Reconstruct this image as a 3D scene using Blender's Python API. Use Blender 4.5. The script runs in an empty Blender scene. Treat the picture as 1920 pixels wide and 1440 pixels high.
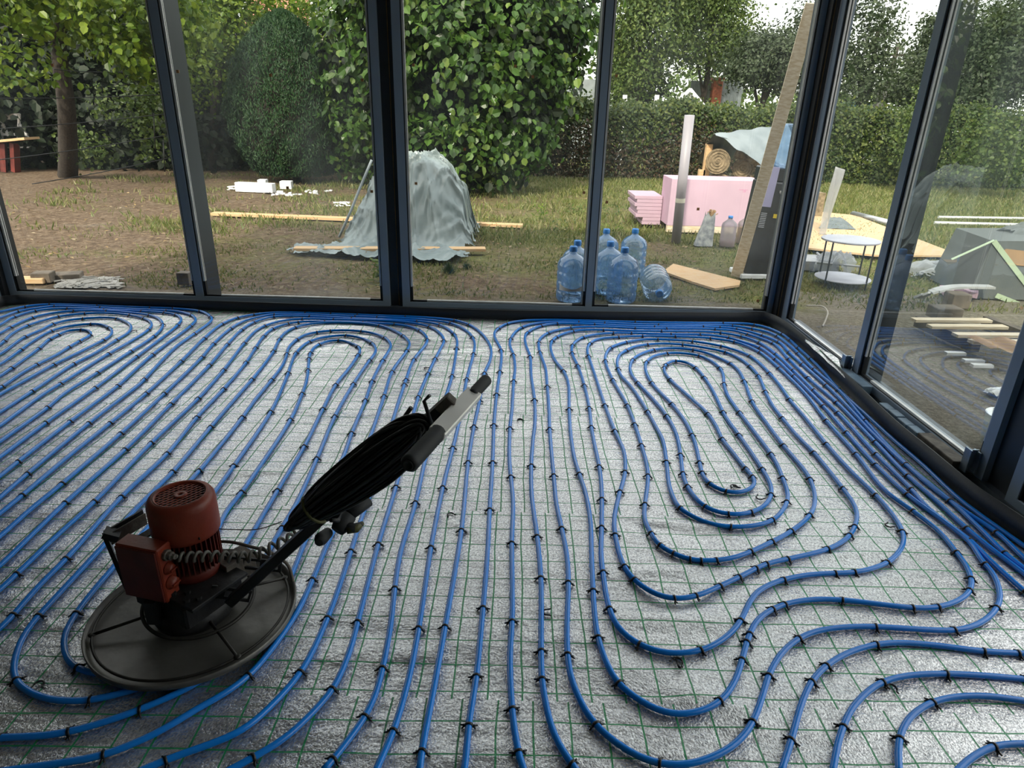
import bpy, math, random
import numpy as np
from mathutils import Vector, Matrix

random.seed(7)
rng = np.random.default_rng(11)
scene = bpy.context.scene
col = scene.collection

# ---------------------------------------------------------------- camera
FPX = 1231.4
PITCH, ROLL, YAW = (math.radians(a) for a in (22.62, 1.507, 0.09))
EYE = Vector((0, 0, 1.55))
_f = Vector((0, math.cos(PITCH), -math.sin(PITCH)))
_u = Vector((0, math.sin(PITCH), math.cos(PITCH)))
_x = Vector((1, 0, 0))
_xr = _x * math.cos(ROLL) + _u * math.sin(ROLL)
_ur = _u * math.cos(ROLL) - _x * math.sin(ROLL)
_rz = Matrix.Rotation(YAW, 3, 'Z')
CX, CU, CF = _rz @ _xr, _rz @ _ur, _rz @ _f
cam_data = bpy.data.cameras.new('camera')
cam_data.sensor_fit = 'HORIZONTAL'
cam_data.sensor_width = 36.0
cam_data.lens = FPX * 36.0 / 1920.0
cam_data.clip_end = 600
cam = bpy.data.objects.new('camera', cam_data)
m = Matrix((CX, CU, -CF)).transposed().to_4x4()
m.translation = EYE
cam.matrix_world = m
col.objects.link(cam)
scene.camera = cam

# ---------------------------------------------------------------- sky, sun, exposure
world = bpy.data.worlds.new('world')
scene.world = world
world.use_nodes = True
wn = world.node_tree
wn.nodes.clear()
sky = wn.nodes.new('ShaderNodeTexSky')
sky.sky_type = 'NISHITA'
sky.sun_disc = False
sky.sun_elevation = math.radians(36)
sky.sun_rotation = math.radians(200)
sky.altitude = 100
sky.air_density = 1.2
sky.dust_density = 5.0
sky.ozone_density = 1.0
hz = wn.nodes.new('ShaderNodeMixRGB')
hz.inputs[0].default_value = 0.80
hz.inputs[2].default_value = (4.75, 4.6, 4.3, 1)      # thin high cloud, evenly bright
bg = wn.nodes.new('ShaderNodeBackground')
bg.inputs['Strength'].default_value = 0.56
wo = wn.nodes.new('ShaderNodeOutputWorld')
wn.links.new(sky.outputs[0], hz.inputs[1])
wn.links.new(hz.outputs[0], bg.inputs['Color'])
wn.links.new(bg.outputs[0], wo.inputs['Surface'])
sun_d = bpy.data.lights.new('sun', 'SUN')
sun_d.energy = 4.2
sun_d.angle = math.radians(2.5)
sun_d.color = (1.0, 0.90, 0.74)
sun_o = bpy.data.objects.new('sun', sun_d)
_sd = Vector((math.sin(math.radians(196)) * math.cos(math.radians(36)), math.cos(math.radians(196)) * math.cos(math.radians(36)), math.sin(math.radians(36))))
sun_o.rotation_euler = _sd.to_track_quat('Z', 'Y').to_euler()
sun_o.location = (-6, -10, 12)
col.objects.link(sun_o)
vs = scene.view_settings
vs.view_transform = 'Standard'
vs.look = 'None'
vs.gamma = 1.0
vs.use_curve_mapping = False
vs.exposure = 0.12
scene.cycles.max_bounces = 8
scene.cycles.diffuse_bounces = 4
scene.cycles.glossy_bounces = 4
scene.cycles.transmission_bounces = 6
scene.cycles.transparent_max_bounces = 24
scene.cycles.caustics_reflective = False
scene.cycles.caustics_refractive = False
scene.cycles.sample_clamp_indirect = 6.0

# ---------------------------------------------------------------- helpers
def ray(px, py):
    return CF + CX * ((px - 960) / FPX) - CU * ((py - 720) / FPX)
def gz(px, py, z=0.0):
    d = ray(px, py); return EYE + d * ((z - EYE.z) / d.z)
def gy(px, py, Y):
    d = ray(px, py); return EYE + d * (Y / d.y)

def tag(o, label=None, cat=None, group=None, kind=None):
    if label: o['label'] = label
    if cat: o['category'] = cat
    if group: o['group'] = group
    if kind: o['kind'] = kind
    return o
def empty(name, loc=(0, 0, 0), rz=0.0, parent=None):
    o = bpy.data.objects.new(name, None)
    o.empty_display_size = 0.1
    o.location = loc; o.rotation_euler = (0, 0, rz)
    col.objects.link(o)
    if parent: o.parent = parent
    return o

class MB:
    """collects shapes, then links them as one mesh object"""
    def __init__(s): s.v = []; s.f = []; s.sm = []
    def add(s, vs, fs, smooth=False):
        b = len(s.v); s.v += [tuple(v) for v in vs]
        s.f += [tuple(i + b for i in f) for f in fs]; s.sm += [smooth] * len(fs)
        return s
    def box(s, x0, x1, y0, y1, z0, z1, M=None, ch=0.0):
        if ch > 0:
            xs, ys, zs = (x0, x1), (y0, y1), (z0, z1)
            vs = []; idx = {}
            for i in (0, 1):
                for j in (0, 1):
                    for k in (0, 1):
                        sx, sy, sz = (1 - 2 * i) * ch, (1 - 2 * j) * ch, (1 - 2 * k) * ch
                        idx[i, j, k] = len(vs)
                        vs += [(xs[i], ys[j] + sy, zs[k] + sz), (xs[i] + sx, ys[j], zs[k] + sz), (xs[i] + sx, ys[j] + sy, zs[k])]
            g = lambda i, j, k, a: idx[i, j, k] + a
            fs = []
            for i in (0, 1):
                q = [g(i, 0, 0, 0), g(i, 1, 0, 0), g(i, 1, 1, 0), g(i, 0, 1, 0)]; fs.append(q if i else q[::-1])
                q = [g(0, i, 0, 1), g(0, i, 1, 1), g(1, i, 1, 1), g(1, i, 0, 1)]; fs.append(q if i else q[::-1])
                q = [g(0, 0, i, 2), g(1, 0, i, 2), g(1, 1, i, 2), g(0, 1, i, 2)]; fs.append(q if i else q[::-1])
            for a in (0, 1):
                for b in (0, 1):
                    fs.append([g(0, a, b, 1), g(1, a, b, 1), g(1, a, b, 2), g(0, a, b, 2)])
                    fs.append([g(a, 0, b, 0), g(a, 1, b, 0), g(a, 1, b, 2), g(a, 0, b, 2)])
                    fs.append([g(a, b, 0, 0), g(a, b, 1, 0), g(a, b, 1, 1), g(a, b, 0, 1)])
            for i in (0, 1):
                for j in (0, 1):
                    for k in (0, 1): fs.append([g(i, j, k, 0), g(i, j, k, 1), g(i, j, k, 2)])
        else:
            vs = [(x, y, z) for x in (x0, x1) for y in (y0, y1) for z in (z0, z1)]
            fs = [(0, 1, 3, 2), (4, 6, 7, 5), (0, 4, 5, 1), (2, 3, 7, 6), (0, 2, 6, 4), (1, 5, 7, 3)]
        if M is not None: vs = [M @ Vector(v) for v in vs]
        return s.add(vs, fs)
    def bar(s, a, b, w, h, up=(0, 0, 1), ch=0.0):
        """box from point a to point b, w wide, h high"""
        a = Vector(a); b = Vector(b); d = b - a; L = d.length; d.normalize()
        sd = d.cross(Vector(up))
        if sd.length < 1e-4: sd = d.cross(Vector((1, 0, 0)))
        sd.normalize(); uu = sd.cross(d)
        M = Matrix((d, sd, uu)).transposed().to_4x4(); M.translation = a
        return s.box(0, L, -w / 2, w / 2, -h / 2, h / 2, M, ch)
    def tube(s, pts, r, n=8, cap=True, closed=False):
        P = [Vector(p) for p in pts]; N = len(P)
        if callable(r): R = [r(i / (N - 1)) for i in range(N)]
        elif isinstance(r, (list, tuple)): R = r
        else: R = [r] * N
        T = []
        for i in range(N):
            if closed: t = P[(i + 1) % N] - P[i - 1]
            else: t = P[min(i + 1, N - 1)] - P[max(i - 1, 0)]
            T.append(t.normalized())
        ref = Vector((0, 0, 1)) if abs(T[0].z) < .9 else Vector((1, 0, 0))
        nrm = (ref - T[0] * ref.dot(T[0])).normalized()
        vs = []
        for i in range(N):
            nrm = nrm - T[i] * nrm.dot(T[i])
            nrm.normalize()
            bn = T[i].cross(nrm)
            for k in range(n):
                a = 2 * math.pi * k / n
                vs.append(P[i] + (nrm * math.cos(a) + bn * math.sin(a)) * R[i])
        fs = []
        for i in range(N if closed else N - 1):
            j = (i + 1) % N
            for k in range(n):
                fs.append((i * n + k, i * n + (k + 1) % n, j * n + (k + 1) % n, j * n + k))
        s.add(vs, fs, True)
        if cap and not closed:
            b = len(s.v) - len(vs)
            s.f.append(tuple(b + k for k in range(n))[::-1]); s.sm.append(False)
            s.f.append(tuple(b + (N - 1) * n + k for k in range(n))); s.sm.append(False)
        return s
    def lathe(s, prof, n=32, M=None, smooth=True, cap=True):
        """prof: (radius, z) pairs"""
        vs = []
        for r, z in prof:
            for k in range(n):
                a = 2 * math.pi * k / n
                vs.append(Vector((r * math.cos(a), r * math.sin(a), z)))
        if M is not None: vs = [M @ v for v in vs]
        fs = []
        for i in range(len(prof) - 1):
            for k in range(n):
                fs.append((i * n + k, i * n + (k + 1) % n, (i + 1) * n + (k + 1) % n, (i + 1) * n + k))
        b = len(s.v)
        s.add(vs, fs, smooth)
        if cap:
            if prof[0][0] > 1e-5: s.f.append(tuple(b + k for k in range(n))[::-1]); s.sm.append(False)
            if prof[-1][0] > 1e-5: s.f.append(tuple(b + (len(prof) - 1) * n + k for k in range(n))); s.sm.append(False)
        return s
    def prism(s, poly, z0, z1, M=None):
        n = len(poly)
        vs = [(x, y, z0) for x, y in poly] + [(x, y, z1) for x, y in poly]
        if M is not None: vs = [M @ Vector(v) for v in vs]
        fs = [tuple(range(n))[::-1], tuple(range(n, 2 * n))] + [(k, (k + 1) % n, n + (k + 1) % n, n + k) for k in range(n)]
        return s.add(vs, fs)
    def build(s, name, m, parent=None, loc=None):
        me = bpy.data.meshes.new(name)
        me.from_pydata(s.v, [], s.f)
        me.polygons.foreach_set('use_smooth', s.sm)
        me.materials.append(m)
        me.update()
        o = bpy.data.objects.new(name, me)
        col.objects.link(o)
        if parent: o.parent = parent
        if loc is not None: o.location = loc
        return o

def mesh_np(name, V, F, m, parent=None, smooth=False):
    """V (n,3), F (k,4) numpy -> linked object"""
    me = bpy.data.meshes.new(name)
    me.vertices.add(len(V)); me.vertices.foreach_set('co', np.ascontiguousarray(V, dtype=np.float32).ravel())
    k = F.shape[1]
    me.loops.add(F.size); me.loops.foreach_set('vertex_index', np.ascontiguousarray(F, dtype=np.int32).ravel())
    me.polygons.add(len(F)); me.polygons.foreach_set('loop_start', np.arange(0, F.size, k, dtype=np.int32))
    me.polygons.foreach_set('use_smooth', np.full(len(F), smooth))
    me.materials.append(m)
    me.update(calc_edges=True); me.validate()
    o = bpy.data.objects.new(name, me); col.objects.link(o)
    if parent: o.parent = parent
    return o

def copy_tree(o, parent=None):
    c = o.copy(); col.objects.link(c); c.parent = parent
    for ch in list(o.children): copy_tree(ch, c)
    return c

# ---------------------------------------------------------------- materials
def new_mat(name):
    m = bpy.data.materials.new(name); m.use_nodes = True
    nt = m.node_tree; nt.nodes.clear()
    out = nt.nodes.new('ShaderNodeOutputMaterial')
    return m, nt, out
def N(nt, t, **kw):
    n = nt.nodes.new(t)
    for k, v in kw.items(): setattr(n, k, v)
    return n
def ramp(nt, src, stops):
    r = N(nt, 'ShaderNodeValToRGB')
    e = r.color_ramp.elements
    while len(e) > 1: e.remove(e[0])
    e[0].position = stops[0][0]; e[0].color = (*stops[0][1], 1)
    for p, c in stops[1:]:
        q = e.new(p); q.color = (*c, 1)
    nt.links.new(src, r.inputs[0])
    return r.outputs[0]
def simple(name, c, rough=0.6, metal=0.0, var=0.12, scale=6.0, bump=0.0, bscale=60.0, spec=0.5, c2=None, stretch=None, coat=0.0):
    """principled surface whose colour wanders a little between c and c2"""
    m, nt, out = new_mat(name)
    p = N(nt, 'ShaderNodeBsdfPrincipled')
    tc = N(nt, 'ShaderNodeTexCoord')
    src = tc.outputs['Object']
    if stretch:
        mp = N(nt, 'ShaderNodeMapping'); mp.inputs['Scale'].default_value = stretch
        nt.links.new(src, mp.inputs[0]); src = mp.outputs[0]
    nz = N(nt, 'ShaderNodeTexNoise'); nz.inputs['Scale'].default_value = scale; nz.inputs['Detail'].default_value = 6
    nt.links.new(src, nz.inputs['Vector'])
    if c2 is None: c2 = tuple(max(0, x * (1 - var * 2)) for x in c)
    colr = ramp(nt, nz.outputs[0], [(0.35, c2), (0.65, c)])
    nt.links.new(colr, p.inputs['Base Color'])
    p.inputs['Roughness'].default_value = rough
    p.inputs['Metallic'].default_value = metal
    p.inputs['Specular IOR Level'].default_value = spec
    p.inputs['Coat Weight'].default_value = coat
    if bump:
        nb = N(nt, 'ShaderNodeTexNoise'); nb.inputs['Scale'].default_value = bscale; nb.inputs['Detail'].default_value = 4
        nt.links.new(src, nb.inputs['Vector'])
        b = N(nt, 'ShaderNodeBump'); b.inputs['Strength'].default_value = bump; b.inputs['Distance'].default_value = 0.01
        nt.links.new(nb.outputs[0], b.inputs['Height']); nt.links.new(b.outputs[0], p.inputs['Normal'])
    nt.links.new(p.outputs[0], out.inputs[0])
    return m
LEAF_K = .60
def leaf_mat(name, cols, trans=0.35, rough=0.45):
    m, nt, out = new_mat(name)
    g = N(nt, 'ShaderNodeNewGeometry')
    c = ramp(nt, g.outputs['Random Per Island'], [(i / max(1, len(cols) - 1), tuple(LEAF_K * x for x in k)) for i, k in enumerate(cols)])
    p = N(nt, 'ShaderNodeBsdfPrincipled'); p.inputs['Roughness'].default_value = rough
    p.inputs['Specular IOR Level'].default_value = 0.35
    t = N(nt, 'ShaderNodeBsdfTranslucent')
    mx = N(nt, 'ShaderNodeMixShader'); mx.inputs[0].default_value = trans
    nt.links.new(c, p.inputs['Base Color']); nt.links.new(c, t.inputs['Color'])
    nt.links.new(p.outputs[0], mx.inputs[1]); nt.links.new(t.outputs[0], mx.inputs[2])
    nt.links.new(mx.outputs[0], out.inputs[0])
    return m
def glassy(name, tint, refl=1.0, dust=0.0, dust_col=(0.55, 0.6, 0.6), rough=0.0, scale=2.5, body=0.0, body_col=(1, 1, 1), ior=1.45, streak=None):
    """thin see-through sheet: tinted transparency + fresnel reflection + patches of dust"""
    m, nt, out = new_mat(name)
    tr = N(nt, 'ShaderNodeBsdfTransparent'); tr.inputs[0].default_value = (*tint, 1)
    gl = N(nt, 'ShaderNodeBsdfGlossy'); gl.inputs['Roughness'].default_value = rough
    fr = N(nt, 'ShaderNodeFresnel'); fr.inputs[0].default_value = ior
    mu = N(nt, 'ShaderNodeMath', operation='MULTIPLY'); mu.inputs[1].default_value = refl; mu.use_clamp = True
    nt.links.new(fr.outputs[0], mu.inputs[0])
    mx = N(nt, 'ShaderNodeMixShader')
    nt.links.new(mu.outputs[0], mx.inputs[0]); nt.links.new(tr.outputs[0], mx.inputs[1]); nt.links.new(gl.outputs[0], mx.inputs[2])
    last = mx.outputs[0]
    if body > 0:
        df = N(nt, 'ShaderNodeBsdfDiffuse'); df.inputs[0].default_value = (*body_col, 1)
        tl = N(nt, 'ShaderNodeBsdfTranslucent'); tl.inputs[0].default_value = (*body_col, 1)
        ad = N(nt, 'ShaderNodeMixShader'); ad.inputs[0].default_value = .5
        nt.links.new(df.outputs[0], ad.inputs[1]); nt.links.new(tl.outputs[0], ad.inputs[2])
        m2 = N(nt, 'ShaderNodeMixShader'); m2.inputs[0].default_value = body
        nt.links.new(last, m2.inputs[1]); nt.links.new(ad.outputs[0], m2.inputs[2]); last = m2.outputs[0]
    if dust > 0:
        tc = N(nt, 'ShaderNodeTexCoord'); mp = N(nt, 'ShaderNodeMapping')
        mp.inputs['Scale'].default_value = streak or (1.2, 1.2, 0.5)
        nz = N(nt, 'ShaderNodeTexNoise'); nz.inputs['Scale'].default_value = scale; nz.inputs['Detail'].default_value = 5
        nt.links.new(tc.outputs['Object'], mp.inputs[0]); nt.links.new(mp.outputs[0], nz.inputs['Vector'])
        rp = ramp(nt, nz.outputs[0], [(0.38, (0.012,) * 3), (0.75, (dust,) * 3)])
        df = N(nt, 'ShaderNodeBsdfDiffuse'); df.inputs[0].default_value = (*dust_col, 1)
        tl = N(nt, 'ShaderNodeBsdfTranslucent'); tl.inputs[0].default_value = (*dust_col, 1)
        ad = N(nt, 'ShaderNodeMixShader'); ad.inputs[0].default_value = .6
        nt.links.new(df.outputs[0], ad.inputs[1]); nt.links.new(tl.outputs[0], ad.inputs[2])
        m3 = N(nt, 'ShaderNodeMixShader')
        nt.links.new(rp, m3.inputs[0]); nt.links.new(last, m3.inputs[1]); nt.links.new(ad.outputs[0], m3.inputs[2]); last = m3.outputs[0]
    nt.links.new(last, out.inputs[0])
    return m

M_frame = simple('anthracite_powder_coat', (0.062, 0.078, 0.098), 0.38, 0.0, 0.06, 3, 0.05, 400)
M_sash = simple('sash_powder_coat', (0.27, 0.34, 0.43), 0.35, 0.0, 0.05, 3, 0.05, 400)
M_black = simple('black_gasket', (0.008, 0.009, 0.011), 0.5, 0, 0.2, 8)
M_skirt = simple('edge_strip_foam', (0.018, 0.022, 0.028), 0.55, 0, 0.15, 4, 0.15, 40)
M_spacer = simple('bare_spacer_aluminium', (0.80, 0.80, 0.79), 0.40, 0.35, 0.08, 12, 0.1, 200)
M_gold = simple('brown_sealant', (0.20, 0.12, 0.04), 0.6, 0, 0.2, 20)
M_glass = glassy('window_glass', (0.92, 0.955, 0.945), 1.25, 0.075, (0.50, 0.58, 0.60), 0.0, 1.6)
M_glass_d = glassy('window_glass_dusty', (0.90, 0.94, 0.93), 1.3, 0.17, (0.50, 0.56, 0.56), 0.0, 1.5, streak=(1.1, 1, .45))
M_recess = simple('dark_recess', (0.022, 0.028, 0.036), 0.4, 0, 0.1, 5)
M_glass2 = glassy('window_glass_thick', (0.80, 0.87, 0.85), 3.2, 0.13, (0.44, 0.54, 0.55), 0.0, 1.3, streak=(2.2, 2.2, .35))
M_plaster = simple('white_ceiling_board', (0.80, 0.80, 0.79), 0.85, 0, 0.08, 2)
M_wall_d = simple('darkened_wall', (0.20, 0.19, 0.18), 0.9, 0, 0.1, 2, 0.2, 30)  # left wall colour darkened to dim its reflection in the foil
M_wall = simple('raw_plaster', (0.45, 0.44, 0.42), 0.9, 0, 0.1, 2, 0.2, 30)
M_pipe = simple('blue_pipe_plastic', (0.005, 0.26, 0.92), 0.24, 0, 0.06, 1.5, spec=0.6, c2=(0.006, 0.23, 0.82))
M_clip = simple('black_clip_plastic', (0.006, 0.007, 0.009), 0.35, 0, 0.1, 30)
M_pine = simple('fresh_pine', (0.58, 0.42, 0.25), 0.7, 0, 0.1, 6, 0.15, 60, c2=(0.55, 0.33, 0.15), stretch=(1, 9, 9))
M_pine_p = simple('pale_pine', (0.80, 0.70, 0.54), 0.7, 0, 0.1, 6, 0.1, 60, c2=(0.60, 0.47, 0.30), stretch=(1, 9, 9))
M_osb = simple('osb_board', (0.50, 0.375, 0.24), 0.75, 0, 0.1, 22, 0.25, 40, c2=(0.56, 0.37, 0.19))
M_darkwood = simple('weathered_wood', (0.16, 0.13, 0.10), 0.85, 0, 0.25, 9, 0.3, 40)
M_tarp = simple('grey_green_tarp', (0.26, 0.31, 0.31), 0.34, 0, 0.1, 2.2, 0.7, 7, c2=(0.16, 0.205, 0.21))
M_tarp2 = simple('pale_blue_sheet', (0.19, 0.225, 0.24), 0.35, 0, 0.1, 3, 0.6, 8, c2=(0.10, 0.13, 0.145))
M_xps = simple('pink_foam_board', (0.50, 0.35, 0.435), 0.65, 0, 0.04, 3, 0.05, 80)
M_xpsd = simple('pink_foam_edge', (0.52, 0.28, 0.40), 0.7, 0, 0.06, 3)
M_styro = simple('white_foam', (0.82, 0.83, 0.84), 0.7, 0, 0.05, 10, 0.2, 120)
M_tube = simple('grey_plastic_tube', (0.33, 0.31, 0.34), 0.45, 0, 0.08, 2)
M_tape = simple('pale_tape', (0.62, 0.60, 0.50), 0.5, 0, 0.1, 6)
M_bag = simple('printed_paper_bag', (0.55, 0.56, 0.55), 0.8, 0, 0.2, 14, 0.3, 30, c2=(0.22, 0.24, 0.27))
M_cool = simple('dusty_black_plastic', (0.030, 0.033, 0.036), 0.28, 0, 0.2, 6, 0.0, 40, c2=(0.012, 0.013, 0.015))
M_lilac = simple('lilac_film', (0.42, 0.40, 0.62), 0.5, 0, 0.08, 4)
M_chrome = simple('bright_metal', (0.85, 0.83, 0.79), 0.38, .5, 0.05, 8)
M_yel = simple('yellow_sticker', (0.75, 0.55, 0.02), 0.5, 0, 0.1, 8)
M_bottle = glassy('blue_bottle_plastic', (0.80, 0.90, 1.0), 2.0, 0, rough=0.08, body=0.22, body_col=(0.34, 0.62, 1.0))
M_cap = simple('blue_cap_plastic', (0.03, 0.27, 0.75), 0.4, 0, 0.06, 9)
M_wool = simple('glass_wool', (0.30, 0.23, 0.14), 0.95, 0, 0.3, 16, 0.9, 26, c2=(0.12, 0.09, 0.05))
M_red = simple('worn_red_enamel', (0.30, 0.045, 0.018), 0.42, 0, 0.2, 9, 0.08, 60, c2=(0.19, 0.028, 0.013))
M_red_d = simple('dull_red_enamel', (0.16, 0.022, 0.014), 0.5, 0, 0.2, 9, 0.1, 60)
M_iron = simple('dusty_dark_iron', (0.030, 0.031, 0.033), 0.5, 0.3, 0.3, 12, 0.15, 60, c2=(0.014, 0.014, 0.015))
M_dust = simple('cement_dusted_metal', (0.18, 0.155, 0.13), 0.75, 0.1, 0.3, 14, 0.3, 60, c2=(0.07, 0.06, 0.055))
M_disc = simple('worn_steel_disc', (0.19, 0.185, 0.17), 0.42, 0.4, 0.25, 5, 0.12, 30, c2=(0.105, 0.10, 0.093))
M_rod = simple('blackened_rod', (0.045, 0.042, 0.038), 0.5, 0.4, 0.25, 15)
M_cable = simple('black_cable', (0.007, 0.008, 0.010), 0.45, 0, 0.1, 20)
M_curl = simple('grey_coiled_lead', (0.20, 0.19, 0.165), 0.5, 0, 0.15, 20)
M_grip = simple('rubber_grip', (0.025, 0.027, 0.03), 0.7, 0, 0.15, 20)
M_zinc = simple('zinc_bracket', (0.36, 0.45, 0.55), 0.4, 0.6, 0.15, 14)
M_shim = simple('blue_grey_shim', (0.20, 0.30, 0.42), 0.5, 0, 0.2, 10)
M_olive = simple('olive_plug', (0.10, 0.10, 0.03), 0.5, 0, 0.15, 20)
M_card = simple('brown_cardboard', (0.38, 0.235, 0.125), 0.8, 0, 0.1, 5)
M_clear = glassy('crumpled_clear_film', (0.80, 0.83, 0.85), 2.5, 0, rough=0.12, body=0.42, body_col=(0.75, 0.77, 0.80))
M_green = simple('pale_green_tape', (0.42, 0.52, 0.36), 0.5, 0, 0.05, 5)
M_wrap = glassy('grey_wrapping_film', (0.5, 0.52, 0.53), 1.6, 0, rough=0.25, body=0.72, body_col=(0.30, 0.33, 0.335))
M_white = simple('white_paint', (0.70, 0.70, 0.70), 0.5, 0, 0.05, 5)
M_brick = simple('red_brick', (0.38, 0.12, 0.07), 0.85, 0, 0.2, 14, 0.2, 30)
M_roof = simple('red_roof_tile', (0.42, 0.17, 0.12), 0.8, 0, 0.2, 9, 0.3, 20)
M_cream = simple('pale_render', (0.55, 0.47, 0.38), 0.85, 0, 0.08, 3)
M_gate = simple('grey_gate_paint', (0.27, 0.31, 0.33), 0.7, 0, 0.15, 4)
M_bluep = simple('blue_sheeting', (0.03, 0.22, 0.60), 0.5, 0, 0.1, 4)
M_conc = simple('pale_concrete', (0.42, 0.43, 0.44), 0.85, 0, 0.12, 8, 0.2, 40)
M_frame_out = simple('outer_frame_coat', (0.020, 0.026, 0.034), 0.4, 0.0, 0.06, 3)
M_bark = simple('bark', (0.040, 0.031, 0.024), 0.9, 0, 0.3, 12, 0.6, 18, stretch=(3, 3, 1))
M_duct = simple('galvanised_duct', (0.50, 0.52, 0.53), 0.35, 0.8, 0.1, 9, 0.1, 40)
M_tableg = simple('grey_table_top', (0.52, 0.54, 0.60), 0.5, 0, 0.06, 6)
M_hose = simple('grey_hose', (0.36, 0.33, 0.28), 0.6, 0, 0.1, 9)

# ================================================================ SETTING
def mth(nt, op, a, b=None, c=None):
    n = N(nt, 'ShaderNodeMath', operation=op)
    for i, v in enumerate((a, b, c)):
        if v is None: continue
        if isinstance(v, (int, float)): n.inputs[i].default_value = v
        else: nt.links.new(v, n.inputs[i])
    return n.outputs[0]

def foil_material():
    m, nt, out = new_mat('silver_foil_green_grid')
    tc = N(nt, 'ShaderNodeTexCoord'); P = tc.outputs['Object']
    wob = N(nt, 'ShaderNodeTexNoise'); wob.inputs['Scale'].default_value = 3.0; wob.inputs['Detail'].default_value = 2
    nt.links.new(P, wob.inputs['Vector'])
    sep = N(nt, 'ShaderNodeSeparateXYZ'); nt.links.new(P, sep.inputs[0])
    sw = N(nt, 'ShaderNodeSeparateXYZ'); nt.links.new(wob.outputs['Color'], sw.inputs[0])
    x = mth(nt, 'ADD', sep.outputs[0], mth(nt, 'MULTIPLY', mth(nt, 'SUBTRACT', sw.outputs[0], .5), .022))
    y = mth(nt, 'ADD', sep.outputs[1], mth(nt, 'MULTIPLY', mth(nt, 'SUBTRACT', sw.outputs[1], .5), .022))
    y = mth(nt, 'SUBTRACT', y, mth(nt, 'MULTIPLY', sep.outputs[0], .007))
    strip = mth(nt, 'FLOOR', mth(nt, 'DIVIDE', mth(nt, 'SUBTRACT', sep.outputs[1], 2.33), .95))
    off = mth(nt, 'MULTIPLY', mth(nt, 'SINE', mth(nt, 'MULTIPLY', strip, 2.3)), .018)
    def line(v, o, w):
        q = mth(nt, 'DIVIDE', mth(nt, 'SUBTRACT', v, o), .1)
        fr = mth(nt, 'ABSOLUTE', mth(nt, 'SUBTRACT', mth(nt, 'FRACT', mth(nt, 'ADD', q, 100.5)), .5))
        return mth(nt, 'LESS_THAN', fr, w)
    lx = line(x, mth(nt, 'ADD', off, .063), .027)
    ly = line(y, .006, .024)
    ln = mth(nt, 'MAXIMUM', lx, ly)
    # faint dark weave threads every 2 cm
    def thread(v):
        fr = mth(nt, 'ABSOLUTE', mth(nt, 'SUBTRACT', mth(nt, 'FRACT', mth(nt, 'DIVIDE', mth(nt, 'ADD', v, 50), .0205)), .5))
        return mth(nt, 'LESS_THAN', fr, .05)
    # crinkle texture
    def noise(sc, det=3, rough=.6, stretch=None):
        n = N(nt, 'ShaderNodeTexNoise'); n.inputs['Scale'].default_value = sc; n.inputs['Detail'].default_value = det; n.inputs['Roughness'].default_value = rough
        if stretch:
            mp = N(nt, 'ShaderNodeMapping'); mp.inputs['Scale'].default_value = stretch
            nt.links.new(P, mp.inputs[0]); nt.links.new(mp.outputs[0], n.inputs['Vector'])
        else: nt.links.new(P, n.inputs['Vector'])
        return n.outputs[0]
    fine = noise(150, 3, .7, (1, .75, 1))
    mid = noise(16, 3, .5, (1, 1.6, 1))
    big = noise(2.6, 3, .5, (.45, 1.5, 1))
    b1 = N(nt, 'ShaderNodeBump'); b1.inputs['Strength'].default_value = .85; b1.inputs['Distance'].default_value = .0036
    nt.links.new(fine, b1.inputs['Height'])
    b2 = N(nt, 'ShaderNodeBump'); b2.inputs['Strength'].default_value = .30; b2.inputs['Distance'].default_value = .02
    nt.links.new(mid, b2.inputs['Height']); nt.links.new(b1.outputs[0], b2.inputs['Normal'])
    b3 = N(nt, 'ShaderNodeBump'); b3.inputs['Strength'].default_value = .45; b3.inputs['Distance'].default_value = .06
    nt.links.new(big, b3.inputs['Height']); nt.links.new(b2.outputs[0], b3.inputs['Normal'])
    foil = N(nt, 'ShaderNodeBsdfPrincipled')
    fc = ramp(nt, fine, [(.36, (.42, .425, .44)), (.52, (.78, .785, .80)), (.64, (.93, .93, .94))])  # crinkle shade and sparkle put into the colour, dark in hollows, bright on crests
    nt.links.new(fc, foil.inputs['Base Color'])
    foil.inputs['Metallic'].default_value = .80; foil.inputs['Roughness'].default_value = .22
    nt.links.new(b3.outputs[0], foil.inputs['Normal'])
    ink = N(nt, 'ShaderNodeBsdfPrincipled'); ink.inputs['Base Color'].default_value = (.012, .34, .11, 1); ink.inputs['Roughness'].default_value = .4
    nt.links.new(b3.outputs[0], ink.inputs['Normal'])
    mx = N(nt, 'ShaderNodeMixShader')
    nt.links.new(mth(nt, 'MULTIPLY', ln, .93), mx.inputs[0])
    nt.links.new(foil.outputs[0], mx.inputs[1]); nt.links.new(ink.outputs[0], mx.inputs[2])
    nt.links.new(mx.outputs[0], out.inputs[0])
    return m
M_foil = foil_material()

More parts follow.
